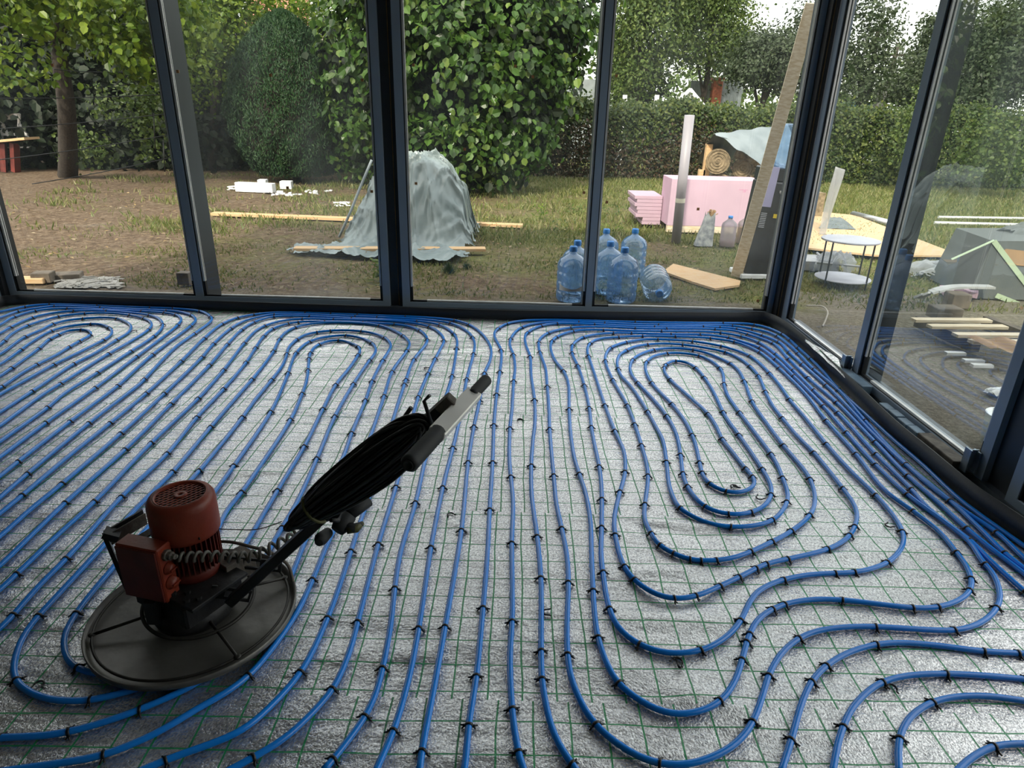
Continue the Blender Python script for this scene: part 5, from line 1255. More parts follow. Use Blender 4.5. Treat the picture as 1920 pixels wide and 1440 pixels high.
# --- tarp covered heap
def tarp_heap():
    nx, ny = 150, 120
    xs = np.linspace(-2.75, -.36, nx); ys = np.linspace(7.08, 9.6, ny)
    XX, YY = np.meshgrid(xs, ys)
    def sm(e0, e1, v):
        t = np.clip((v - e0) / (e1 - e0), 0, 1); return t * t * (3 - 2 * t)
    up = sm(-2.18, -1.60, XX) * 1.0
    dn = 1 - sm(-1.02, -.56, XX) * .0
    prof = np.interp(XX, [-2.75, -2.30, -2.10, -1.95, -1.80, -1.62, -1.50, -1.02, -.86, -.74, -.66, -.60, -.52, -.36], [0, .0, .05, .30, .62, .93, .965, .955, .84, .64, .56, .22, .02, 0])
    fy = sm(7.78, 8.30, YY) * (1 - sm(8.9, 9.45, YY))
    fy = np.clip(fy, 0, 1)
    Z = prof * fy
    def creases(fr, n_, pw, seed):
        r_ = np.random.default_rng(seed); out = np.zeros_like(XX)
        for k in range(n_):
            a = r_.uniform(0, np.pi); f = fr * r_.uniform(.6, 1.6)
            ph = f * (XX * np.cos(a) + YY * np.sin(a)) + r_.uniform(0, 6) + 1.6 * np.sin(XX * r_.uniform(1, 4) + r_.uniform(0, 6)) + 1.6 * np.sin(YY * r_.uniform(1, 4) + r_.uniform(0, 6))
            msk = .5 + .5 * np.sin(XX * r_.uniform(2, 6) + YY * r_.uniform(2, 6) + r_.uniform(0, 6))
            out += (1 - np.abs(np.sin(ph))) ** pw * msk
        return out / n_
    # folds fall from the top edge towards the ground
    ang = np.arctan2(YY - 8.7, XX + 1.3)
    fall = (1 - np.abs(np.sin(ang * 9 + 1.2 * np.sin(ang * 4)))) ** 2 * np.clip(1.15 - prof * fy, 0, 1)
    cr = creases(5.0, 9, 6, 3) * .42 + creases(11.0, 10, 5, 5) * .20
    Z = np.maximum(Z, .0) + .018 + cr * np.where(fy > .03, 1.0, .55) + fall * .05 * (prof > .08)
    Dx = np.zeros_like(XX); Dy = -(cr * 1.1 + fall * .09) * np.clip(fy * 2, 0, 1)
    # outline: keep only the cloth
    left = np.interp(YY, [7.08, 7.25, 7.45, 7.62, 7.75, 7.85, 8.1, 9.6], [-1.1, -2.45, -2.62, -2.60, -2.25, -2.18, -2.12, -2.05])
    right = np.interp(YY, [7.08, 7.2, 7.5, 7.75, 8.0, 9.6], [-.75, -.56, -.56, -.62, -.52, -.52])
    left = left + .04 * np.sin(YY * 31); right = right + .03 * np.sin(YY * 27)
    keep = (XX > left) & (XX < right)
    V = np.stack([(XX + Dx).ravel(), (YY + Dy).ravel(), Z.ravel()], 1)
    i = np.arange(ny - 1)[:, None] * nx + np.arange(nx - 1)[None]
    F = np.stack([i, i + 1, i + nx + 1, i + nx], -1).reshape(-1, 4)
    kf = keep.ravel(); F = F[kf[F].all(1)]
    used = np.unique(F); mp = -np.ones(len(V), int); mp[used] = np.arange(len(used))
    o = mesh_np('tarpaulin', V[used], mp[F], M_tarp, smooth=True)
    put(o, 'large grey tarpaulin covering a tall heap behind the central window post', 'tarp')
tarp_heap()
put(MB().tube(catmull([gz(636, 444, .03), gy(655, 402, 8.2), gy(676, 350, 8.35), gy(697, 300, 8.45)], .05), .016, 8).build('bent_rod', M_gate), 'thin grey rod leaning along the left edge of the tarpaulin heap', 'rod')

# --- white foam blocks
def block(px, py, w, d_, h, rz, lab, m=M_styro, name='foam_block'):
    p = gz(px, py)
    o = MB().box(-w / 2, w / 2, -d_ / 2, d_ / 2, 0, h, ch=.006).build(name, m); o.location = (p.x, p.y, .0); o.rotation_euler = (0, 0, rz)
    return put(o, lab, 'foam block' if m is M_styro else 'block')
block(480, 360, .74, .16, .17, -.12, 'long white foam block lying on the soil left of the tarpaulin')
block(494, 352, .16, .2, .16, .1, 'small white foam block half hidden behind the long one')
block(538, 354, .22, .2, .15, .1, 'square white foam block with a dark notch, right of the long one')
# crumbs of foam
def scatter_bits(name, n, pxs, m, lab, cat, smin, smax, hz=.4):
    mb = MB()
    for k in range(n):
        (x0, y0, x1, y1) = random.choice(pxs)
        p = gz(random.uniform(x0, x1), random.uniform(y0, y1))
        s_ = random.uniform(smin, smax)
        M = Matrix.Translation((p.x, p.y, s_ * hz * .5)) @ Matrix.Rotation(random.uniform(0, 3.1), 4, 'Z') @ Matrix.Rotation(random.uniform(-.3, .3), 4, 'X')
        mb.box(-s_, s_, -s_ * random.uniform(.3, .8), s_ * .5, 0, s_ * hz, M)
    o = mb.build(name, m); tag(o, lab, cat, kind='stuff'); return o
scatter_bits('foam_crumbs', 60, [(500, 362, 560, 369), (560, 358, 625, 366), (425, 350, 450, 357), (630, 382, 655, 388)], M_styro, 'white crumbs of foam scattered around the white blocks', 'foam crumbs', .02, .06, .5)
# offcuts by the left corner
block(62, 530, .24, .11, .05, .1, 'short timber offcut lying at the bottom left corner outside', M_pine, 'timber_offcut')
block(84, 528, .16, .13, .09, .2, 'thick brown timber block beside the short offcut outside at left', M_darkwood, 'timber_offcut')
block(120, 522, .30, .16, .05, .35, 'rough split log piece behind the dry twigs at lower left', M_darkwood, 'timber_offcut')
st_ = gz(349, 532); o = MB().box(-.055, .055, -.05, .05, 0, .11, ch=.004).build('timber_stump', M_darkwood); o.location = (st_.x, st_.y, 0); put(o, 'small square timber stump just left of the first window post', 'stump')
scatter_bits('dry_twigs', 260, [(110, 520, 225, 540)], simple('grey_straw', (.42, .40, .36), .9), 'heap of grey dry twigs and straw by the window at left', 'twigs', .02, .05, .12)

# --- OSB sheet with a grey cloth, round table
c = [(v.x, v.y) for v in (gz(1490, 470), gz(1530, 402), gz(1602, 409), gz(1800, 487), gz(1640, 486))]
os_ = MB().prism(c, .03, .052).build('osb_sheet', M_osb); put(os_, 'large flat yellow wood panel on the grass behind the round table', 'panel')
put(MB().box(5.0, 5.35, 11.2, 11.5, 0, .03).build('support_batten', M_pine), 'short timber batten under the far edge of the wood panel', 'batten')
c = [gz(1535, 428, .054), gz(1552, 407, .056), gz(1578, 408, .056), gz(1606, 431, .054)]
vs = []
for i in range(11):
    for j in range(7):
        p = c[0].lerp(c[3], i / 10).lerp(c[1].lerp(c[2], i / 10), j / 6); p.z = .058 + .006 * math.sin(i * 1.7 + j); vs.append(p)
fs = [(i * 7 + j, (i + 1) * 7 + j, (i + 1) * 7 + j + 1, i * 7 + j + 1) for i in range(10) for j in range(6)]
put(MB().add(vs, fs, True).build('grey_cloth', M_tarp2), 'flat grey blue cloth spread on the wood panel', 'cloth')
tb_ = empty('round_table', (3.30, 6.58, 0)); tag(tb_, 'two tier round side table with grey tops and thin dark legs', 'table')
RT = .27
MB().lathe([(0, .440), (RT - .004, .440), (RT, .444), (RT, .456), (RT - .004, .458), (0, .458)], 56).build('table_top', M_tableg, tb_)
MB().lathe([(0, .062), (RT - .012, .062), (RT - .008, .066), (RT - .008, .076), (0, .078)], 56).build('table_shelf', M_tableg, tb_)
for k in range(4):
    a = math.radians(30 + 90 * k)
    MB().bar((RT * .97 * math.cos(a), RT * .97 * math.sin(a), 0), (RT * .97 * math.cos(a), RT * .97 * math.sin(a), .45), .012, .012).build('table_leg', M_black, tb_)
# crumpled film under and behind the table, on the grass
def crumple(name, cx0, cy0, rx, ry, h, m, lab, cat, seed=0, n=46, z0=0.0, rough=1.0):
    r_ = np.random.default_rng(seed); vs = []
    ph = r_.uniform(0, 6.28, (12, 2)); fr = r_.uniform(3, 13, (12, 2)); am = r_.uniform(.3, 1, 12) / 12
    for i in range(n):
        for j in range(n):
            u, v = (i / (n - 1)) * 2 - 1, (j / (n - 1)) * 2 - 1
            R_ = math.hypot(u, v)
            k_ = sum(am[q] * abs(math.sin(fr[q, 0] * u + ph[q, 0] + 2 * math.sin(fr[q, 1] * v * .6 + ph[q, 1]))) for q in range(12))
            e = max(0, 1 - (R_ / (1.0 + .18 * math.sin(5 * math.atan2(v, u) + seed))) ** 4)
            z = h * (e * (.35 + 1.1 * k_ * rough))
            vs.append((cx0 + u * rx + .1 * rx * math.sin(9 * v + u * 5), cy0 + v * ry, z0 + z))
    fs = [(i * n + j, (i + 1) * n + j, (i + 1) * n + j + 1, i * n + j + 1) for i in range(n - 1) for j in range(n - 1)
          if math.hypot((i + .5) / (n - 1) * 2 - 1, (j + .5) / (n - 1) * 2 - 1) < 1.0 + .06 * math.sin(i * 3.1 + j)]
    o = MB().add(vs, fs, False).build(name, m); return put(o, lab, cat)
crumple('crumpled_film', 3.46, 7.15, .22, .16, .26, M_clear, 'crumpled clear plastic film on the ground behind the round table', 'film', 3, 34)
crumple('crumpled_film', 4.80, 7.15, .50, .42, .17, M_clear, 'wide heap of crumpled bubble wrap on the grass at the right', 'film', 8, 56)
tr = MB()
for a, b in (((1532, 482), (1560, 482)), ((1532, 492), (1614, 500)), ((1532, 474), (1545, 486))):
    tr.tube([gz(*a, .12), gz(*b, .10)], .012, 8)
tr.box(2.98, 3.55, 7.2, 7.6, 0, .10)
put(tr.build('window_profile_pile', M_conc), 'low pile of pale profiles on the ground behind the round table', 'profiles')
# --- metal tubes on the grass
def pipe_on(a, b, r_, m, name, lab, dz=0.0, cat='tube'):
    A, B = gz(*a), gz(*b); A.z = B.z = r_ + dz
    return put(MB().tube([A, B], r_, 18).build(name, m), lab, cat)
pipe_on((1598, 408), (1668, 426), .055, M_duct, 'metal_tube', 'silver tube lying along the far corner of the wood panel')
pipe_on((1758, 413), (1960, 416), .022, M_spacer, 'metal_rail', 'long thin bright rail on the grass, the farther of two', dz=.03, cat='rail')
pipe_on((1750, 424), (1912, 428), .024, M_spacer, 'metal_rail', 'long thin bright rail on the grass, the nearer of two', dz=.03, cat='rail')
pipe_on((1790, 473), (1880, 474), .062, M_duct, 'duct_pipe', 'short galvanised pipe with a hole lying behind the wrapped crate')
put(MB().lathe([(0, 0), (.02, 0)], 12, Matrix.Translation(gz(1813, 470) + Vector((0, -.062, .075))) @ Matrix.Rotation(math.radians(70), 4, 'X'), cap=False).build('pipe_hole', M_rust), 'dark red hole in the side of the galvanised pipe', 'hole') if False else None
# --- wrapped crate at the right edge
cr = empty('wrapped_crate', (5.05, 6.30, 0)); tag(cr, 'tall crate wrapped in grey film with pale green tape at the right edge', 'crate')
def Lw(px, py, Y): return gy(px, py, Y) - Vector((5.05, 6.30, 0))
YW = 6.15
TL, TR, BL, BR = Lw(1862, 452, YW), Lw(2010, 452, YW), Lw(1812, 565, YW), Lw(2010, 640, YW)
TL2, TR2 = TL + Vector((.12, .75, 0)), TR + Vector((.12, .75, 0)); BL.z = 0; BR.z = 0; BL2, BR2 = BL + Vector((.1, .8, 0)), BR + Vector((.1, .8, 0))
MB().add([TL, TR, BR, BL, TL2, TR2, BR2, BL2], [(0, 3, 2, 1), (4, 5, 6, 7), (0, 1, 5, 4), (0, 4, 7, 3), (1, 2, 6, 5), (3, 7, 6, 2)]).build('crate_wrap', M_wrap, cr)
MB().box(-.20, .75, .0, .55, .04, .50, ch=.02).build('crate_core', M_iron, cr)
tp = MB()
fr = Vector((0, -.012, 0))
tp.bar(TL + fr + Vector((0, 0, .01)), Lw(1795, 490, YW) + fr + Vector((0, .1, 0)), .004, .035, up=(0, -1, 0))
tp.bar(TL + fr, Lw(1925, 535, YW) + fr, .045, .004, up=(0, -1, 0))
tp.bar(Lw(1866, 553, YW) + fr, Lw(1930, 578, YW) + fr, .045, .004, up=(0, -1, 0))
tp.build('green_tape', M_green, cr)
MB().add([Lw(1874, 472, YW) + fr, Lw(1885, 466, YW) + fr, Lw(1990, 478, YW) + fr, Lw(1990, 505, YW) + fr, Lw(1905, 497, YW) + fr], [(0, 4, 3, 2, 1)]).build('cardboard_patch', M_card, cr)
crumple('film_heap_cover', 5.32, 6.62, .50, .36, .10, M_wrap, 'loose grey film gathered on top of the wrapped crate', 'film', 5, 30, gy(1862, 452, 6.15).z)
# --- curved plank, pink boards, blocks and pallet slats
P = [gz(1722, 558, .02), gz(1745, 548, .10), gz(1775, 540, .14), gz(1810, 537, .15), gz(1860, 538, .15)]
mb = MB(); C_ = catmull(P, .04)
for i in range(len(C_) - 1): mb.bar(C_[i], C_[i + 1] + (C_[i + 1] - C_[i]) * .12, .10, .02)
put(mb.build('curved_board', M_conc), 'grey bowed board resting on the pink foam pieces at the right', 'board')
put(MB().prism([(v.x, v.y) for v in (gz(1758, 548), gz(1783, 548), gz(1786, 563), gz(1768, 558))], .02, .07).build('foam_piece', M_xps), 'small pink foam piece under the bowed board, left one', 'foam board')
put(MB().prism([(v.x, v.y) for v in (gz(1783, 548), gz(1830, 549), gz(1830, 566), gz(1812, 562))], .03, .08).build('foam_piece', M_xps), 'larger pink foam piece under the bowed board, right one', 'foam board')
for px, py, w, h, lab in ((1790, 575, .16, .13, 'dark concrete block below the pink foam pieces'), (1768, 596, .22, .10, 'flat dark block nearer the window than the concrete one')):
    p = gz(px, py); o = MB().box(-w / 2, w / 2, -.08, .08, 0, h, ch=.006).build('concrete_block', M_darkwood); o.location = (p.x, p.y, 0); put(o, lab, 'block')
pal = empty('wooden_pallet', gz(1800, 625)); tag(pal, 'low pallet with pale slats on the gravel outside the right window', 'pallet')
pw_ = Vector(pal.location)
for a, b in (((1712, 600), (1855, 601)), ((1742, 612), (1885, 613)), ((1790, 628), (1935, 629)), ((1820, 641), (1965, 642))):
    A, B = gz(*a, .10) - pw_, gz(*b, .10) - pw_
    MB().bar(A, B, .072, .022, ch=.001).build('pallet_slat', M_pine_p, pal)
for a, b in (((1722, 602), (1830, 650)), ((1848, 602), (1975, 650))):
    MB().bar(gz(*a, .045) - pw_, gz(*b, .045) - pw_, .07, .085).build('pallet_bearer', M_darkwood, pal)
A, B = gz(1835, 642, .128), gz(1925, 654, .128)
vs = []; nn = 12
for i in range(nn + 1):
    for j in range(5):
        p = A.lerp(B, i / nn) + Vector((0, -.13 + .065 * j, .012 * math.sin(i * .9) + .03 * (i / nn) * (j / 4))); vs.append(p)
fs = [(i * 5 + j, (i + 1) * 5 + j, (i + 1) * 5 + j + 1, i * 5 + j + 1) for i in range(nn) for j in range(4)]
put(MB().add(vs, fs, True).build('cardboard_piece', M_card), 'brown cardboard piece lying on the pallet slats', 'cardboard')
for i, (px, py) in enumerate(((1790, 665), (1824, 679), (1840, 688))):
    p = gz(px, py); o = MB().box(-.07, .07, -.02, .02, 0, .02).build('tile_offcut', M_styro); o.location = (p.x, p.y, 0); put(o, 'pale strip offcut on the gravel outside the right window, ' + ('nearest the pallet', 'middle of three', 'nearest the house')[i], 'offcut', 'pale offcuts on the gravel')
# hose and rag on the gravel
put(MB().tube(catmull([gz(1512, 573, .008), gz(1540, 574, .008), gz(1551, 583, .008), gz(1549, 597, .008), gz(1542, 612, .008)], .03), .007, 8).build('garden_hose', M_hose), 'thin pale hose curling on the gravel near the corner', 'hose')
p = gz(1874, 737)
crumple('white_rag', p.x, p.y, .085, .06, .045, M_styro, 'crumpled white rag on the gravel outside the right window', 'rag', 2, 16, rough=.6)
bk = gz(1858, 838)
bkt = empty('plastic_bucket', (bk.x + .05, bk.y + .03, 0)); tag(bkt, 'translucent white plastic tub on the gravel behind the near right post', 'bucket')
MB().lathe([(0, .003), (.075, .003), (.09, .17), (.094, .172), (.091, .17), (.076, .006), (0, .006)], 28, cap=False).build('bucket_wall', glassy('milky_tub', (.8, .85, .85), 1.2, 0, body=.4, body_col=(.7, .75, .72)), bkt)
pv = [(2.62, 2.75), (3.6, 2.75), (3.6, 1.0), (2.62, 1.0)]
put(MB().prism(pv, -.01, .035).build('paving_slab', M_conc), 'pale paving slab outside beyond the near right post', 'paving')

# ================================================================ VEGETATION
L_hazel = leaf_mat('hazel_leaf', [(.020, .055, .010), (.050, .115, .018), (.075, .17, .026), (.13, .26, .04), (.030, .08, .015), (.24, .36, .07)], .30, .36)
L_bright = leaf_mat('sunny_leaf', [(.07, .14, .015), (.13, .23, .02), (.20, .31, .025), (.28, .38, .035), (.10, .20, .018)], .40, .4)
L_mid = leaf_mat('mid_leaf', [(.065, .12, .025), (.11, .18, .04), (.16, .24, .05), (.24, .31, .08)], .35)
L_shade = leaf_mat('shade_dark_leaf', [(.010, .019, .007), (.016, .032, .010), (.024, .044, .014)], .15, .6)  # deep shade put into the leaf colour
L_thuja = leaf_mat('thuja_spray', [(.014, .050, .016), (.022, .075, .022), (.034, .095, .026), (.05, .11, .03)], .15, .55)
L_hedge = leaf_mat('hedge_leaf', [(.03, .065, .015), (.06, .105, .02), (.10, .15, .03), (.18, .22, .04)], .3)
L_twig = leaf_mat('brown_hedge_leaf', [(.11, .055, .03), (.08, .06, .025), (.06, .07, .02), (.13, .075, .04), (.04, .065, .02), (.03, .055, .018)], .2)
L_olive = leaf_mat('grey_green_leaf', [(.04, .065, .03), (.06, .09, .04), (.09, .13, .06), (.13, .17, .09)], .3)
L_grass = leaf_mat('grass_blade', [(.12, .18, .035), (.21, .26, .06), (.30, .33, .09), (.44, .40, .18), (.15, .21, .045)], .3)
L_dry = leaf_mat('dry_fallen_leaf', [(.36, .22, .09), (.50, .36, .16), (.25, .14, .06), (.60, .50, .32)], .2)

def leaves(name, m, P, size, out, droop=.3, aspect=.7, parent=None, quad=False):
    """P (n,3) positions, out (n,3) facing; each leaf is a small folded blade"""
    n = len(P)
    nrm = out + rng.normal(0, .55, (n, 3)); nrm /= np.linalg.norm(nrm, axis=1, keepdims=True) + 1e-9
    t = rng.normal(0, 1, (n, 3)); t[:, 2] -= droop * 2
    t -= nrm * (t * nrm).sum(1, keepdims=True); t /= np.linalg.norm(t, axis=1, keepdims=True) + 1e-9
    b = np.cross(nrm, t)
    s = (size * rng.uniform(.6, 1.25, n))[:, None]; w = s * aspect
    if quad:
        loc = [(0, 0, 0), (.5, .45, .08), (0, 1, 0), (-.5, .45, .08)]
        Fk = np.array([[0, 1, 2, 3]])
    else:
        loc = [(0, 0, 0), (.42, .22, .10), (.45, .62, .10), (0, 1.0, -.06), (-.45, .62, .10), (-.42, .22, .10)]
        Fk = np.array([[0, 1, 2, 3], [0, 3, 4, 5]])
    V = np.stack([P + b * w * x + t * s * y + nrm * s * z for x, y, z in loc], 1)
    k = len(loc)
    F = (np.arange(n)[:, None, None] * k + Fk[None]).reshape(-1, 4)
    return mesh_np(name, V.reshape(-1, 3), F, m, parent)

def crown(blobs, ncl, per, spread, fill=.55):
    """clumps of leaves over the surface of ellipsoids; blobs: (cx,cy,cz,rx,ry,rz)"""
    B = np.array(blobs, float); vol = (B[:, 3] * B[:, 5]) ** 1.0; pick = rng.choice(len(B), ncl, p=vol / vol.sum())
    d = rng.normal(0, 1, (ncl, 3)); d /= np.linalg.norm(d, axis=1, keepdims=True)
    r = rng.uniform(fill, 1.0, (ncl, 1)) ** .6
    C = B[pick, :3] + d * r * B[pick, 3:]
    P = np.repeat(C, per, 0) + rng.normal(0, 1, (ncl * per, 3)) * spread * np.array([1, 1, .75])
    O = np.repeat(d, per, 0) * .8 + np.array([0, 0, .35])
    keep = P[:, 2] > .02
    return P[keep], O[keep]
def pb(px, py, Y, rx, ry, dep=None):
    """ellipsoid given by its outline in the photograph and its distance"""
    c = gy(px, py, Y); zc = (c - EYE).dot(CF); s = zc / FPX
    rxm, rzm = rx * s, ry * s
    return (c.x, c.y, c.z, rxm, dep if dep else min(rxm, rzm) * .9 + .2, rzm)
def trunk(parent, pts, r0, r1, name='trunk'):
    P = catmull([Vector(p) for p in pts], .25)
    return MB().tube(P, lambda t: r0 + (r1 - r0) * t, 9).build(name, M_bark, parent)
def plant(name, label, cat, m, blobs, ncl, per, spread, size, aspect=.7, trunks=(), quad=False, group=None, droop=.3, fill=.55, extra=None):
    r = empty(name, (blobs[0][0], blobs[0][1], 0)); tag(r, label, cat, group)
    P, O = crown(blobs, ncl, per, spread, fill)
    P -= np.array([blobs[0][0], blobs[0][1], 0])
    leaves('foliage', m, P, size, O, droop, aspect, r, quad)
    for pts, r0, r1 in trunks:
        trunk(r, [Vector(p) - Vector((blobs[0][0], blobs[0][1], 0)) for p in pts], r0, r1)
    return r

# big hazel in the middle
hz_ = [pb(880, 130, 14.2, 190, 190, 1.9), pb(720, 130, 14.8, 110, 190, 1.4), pb(960, 60, 14.0, 150, 110, 1.5), pb(820, 10, 14.2, 180, 110, 1.6), pb(860, 280, 13.4, 130, 60, 1.0), pb(950, 250, 13.7, 75, 80, .8), pb(1040, 20, 14.6, 85, 90, 1.0), pb(1000, 150, 14.2, 60, 80, .8), pb(700, 260, 14.6, 70, 70, .9), pb(900, -80, 14.5, 230, 90, 1.7)]
tr_pts = [([(-.9 + a, 14.4, 0), (-.8 + a * 1.6, 14.3 - .2 * a, 1.6), (-.8 + 2.4 * a, 14.2, 3.6)], .05, .02) for a in (-1.1, -.7, -.3, .1, .5, .9)]
plant('hazel_bush', 'huge bushy hazel with large green leaves filling the middle windows', 'bush', L_hazel, hz_, 1350, 17, .17, .15, .85, tr_pts, droop=.9, fill=.8)
_hb = [o for o in col.objects if o.name == 'hazel_bush'][0]
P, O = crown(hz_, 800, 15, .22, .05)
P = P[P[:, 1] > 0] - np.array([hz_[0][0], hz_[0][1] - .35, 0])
leaves('inner_foliage', L_shade, P, .19, O[:len(P)], .7, .85, _hb)  # same hazel's inner leaves, their shade put into a darker colour
# clipped egg shaped thuja
th = empty('thuja_shrub', (-4.85, 14.95, 0)); tag(th, 'dark green egg shaped thuja standing on the lawn', 'shrub')
n = 42000
v = rng.uniform(0, 1, n); a = rng.uniform(0, 2 * np.pi, n)
zz = .12 + 3.13 * v
rad = 1.26 * np.sin(np.pi * np.clip(.13 + .87 * (v ** .92), 0, 1)) ** .62
rad = rad * (1 + .05 * np.sin(a * 7 + zz * 6) + .04 * np.sin(a * 13 - zz * 9)) * rng.uniform(.86, 1.01, n)
P = np.stack([rad * np.cos(a), rad * np.sin(a), zz], 1); O = np.stack([np.cos(a), np.sin(a), .2 + 0 * a], 1)
leaves('foliage', L_thuja, P, .085, O, -1.0, .30, th, True)
MB().tube([(0, 0, 0), (0, 0, 2.6)], [.10, .02], 10).build('trunk', M_bark, th)
core = MB().lathe([(0, .15), (.7, .2), (1.0, .8), (1.05, 1.5), (.85, 2.3), (.4, 2.9), (0, 3.1)], 20, cap=False).build('dark_core', M_bark, th)  # added opaque core, dark where the shrub's inside lies in shade

# leafy trees on the left
plant('leafy_tree', 'tree with large bright leaves overhanging the top left corner', 'tree', L_bright,
      [pb(70, 10, 12.6, 120, 55, 1.3), pb(215, 40, 12.8, 95, 62, 1.2), pb(270, 100, 13.0, 60, 40, .9), pb(40, 120, 12.2, 60, 42, .9), pb(150, -60, 12.6, 180, 70, 1.6), pb(320, 20, 13.2, 60, 60, .9)],
      330, 16, .17, .125, .85, [([gz(128, 330, 0), gy(125, 200, 13.4), gy(110, 60, 13.2), gy(150, -60, 12.8)], .20, .10)], droop=.5)
plant('leafy_tree', 'sunlit yellow green tree between the left post and the thuja', 'tree', L_bright,
      [pb(400, 40, 16.6, 85, 80, 1.4), pb(470, 60, 17.2, 70, 70, 1.2), pb(370, 130, 16.4, 60, 60, 1.1), pb(520, -10, 17.4, 90, 60, 1.4), pb(340, -40, 16.6, 110, 70, 1.5), pb(440, 140, 17, 50, 50, 1)],
      620, 16, .22, .10, .75, [([gz(400, 318, 0), gy(405, 200, 16.8), gy(420, 60, 16.8)], .16, .07)])
plant('dark_hedge', 'dense dark shrubs in deep shade behind the left lawn', 'shrubs', L_shade,
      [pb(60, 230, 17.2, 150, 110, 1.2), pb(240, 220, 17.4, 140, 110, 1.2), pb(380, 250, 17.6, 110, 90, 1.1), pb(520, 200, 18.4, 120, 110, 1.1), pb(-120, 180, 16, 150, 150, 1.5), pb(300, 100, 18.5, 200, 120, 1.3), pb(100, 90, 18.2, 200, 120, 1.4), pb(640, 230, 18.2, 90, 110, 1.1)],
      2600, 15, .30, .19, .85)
plant('leafy_shrub', 'yellow green shrub with fresh leaves right behind the thuja', 'shrub', L_bright,
      [pb(625, 70, 17.4, 42, 60, .8), pb(600, 40, 17.6, 50, 30, .8), pb(655, 120, 17.2, 30, 50, .7)], 150, 15, .15, .09, .75)
plant('leafy_shrub', 'low shrub with pale leaves in the shade below the left tree', 'shrub', L_mid,
      [pb(165, 275, 14.6, 42, 34, .5), pb(285, 240, 14.8, 36, 60, .5), pb(240, 190, 15.0, 60, 36, .6)], 90, 13, .13, .085, .9)

# hedge along the far boundary
def hedge(x0, x1, y0, y1, h, label, seed, ncl, brown):
    r_ = np.random.default_rng(seed)
    root = empty('clipped_hedge', ((x0 + x1) / 2, y0, 0)); tag(root, label, 'hedge')
    per = 16
    u = r_.uniform(0, 1, ncl); X = x0 + (x1 - x0) * u; Yc = y0 + (y1 - y0) * u
    top = r_.uniform(0, 1, ncl) < .30
    hh = h * (1 + .05 * np.sin(X * 1.9) + .04 * np.sin(X * 5.1))
    Z = np.where(top, hh - .05, hh * r_.uniform(.02, 1, ncl)); D = np.where(top, r_.uniform(-.35, .7, ncl), -.40 + r_.uniform(-.08, .12, ncl))
    C = np.stack([X, Yc + D, Z], 1)
    P = np.repeat(C, per, 0) + r_.normal(0, 1, (ncl * per, 3)) * .11
    O = np.tile([[0, -.8, .5]], (len(P), 1)) * 1.0
    k = P[:, 2] > .03; P = P[k]; O = O[k]
    P -= np.array([(x0 + x1) / 2, y0, 0])
    low = (P[:, 2] < h * .66 + .25 * np.sin(P[:, 0] * 2.3) + r_.normal(0, .18, len(P))) if brown else np.zeros(len(P), bool)
    leaves('foliage', L_hedge, P[~low], .095, O[~low], 0, .7, root, True)
    if brown: leaves('brown_lower_foliage', L_twig, P[low], .085, O[low], 0, .65, root, True)
    mb = MB()
    for k in range(int((x1 - x0) * 5)):
        x = r_.uniform(-(x1 - x0) / 2, (x1 - x0) / 2); z = r_.uniform(.7, h)
        yb = (y1 - y0) * (x / (x1 - x0) + .5)
        mb.tube([(x, yb + r_.uniform(-.3, .2), 0), (x + r_.uniform(-.2, .2), yb + r_.uniform(-.3, .3), z)], .014, 5)
    mb.build('stems', M_bark, root)
    return root
hedge(.2, 7.2, 17.9, 18.4, 1.64, 'long clipped hedge with reddish brown lower part beyond the lawn, seen between the window posts', 4, 2500, True)
hedge(7.2, 15.5, 18.1, 17.6, 1.70, 'green clipped hedge continuing behind the right hand windows', 5, 2600, False)
plant('leafy_shrub', 'light green shrub poking out in front of the right hedge', 'shrub', L_mid,
      [pb(1722, 250, 15.8, 26, 70, .5), pb(1735, 195, 15.8, 18, 32, .4)], 85, 14, .13, .085, .8)
plant('leafy_shrub', 'green shrub seen through the large right window before the hedge', 'shrub', L_mid,
      [pb(1850, 270, 15.6, 60, 60, .6), pb(1910, 300, 15.4, 50, 45, .6)], 130, 14, .16, .085, .8)

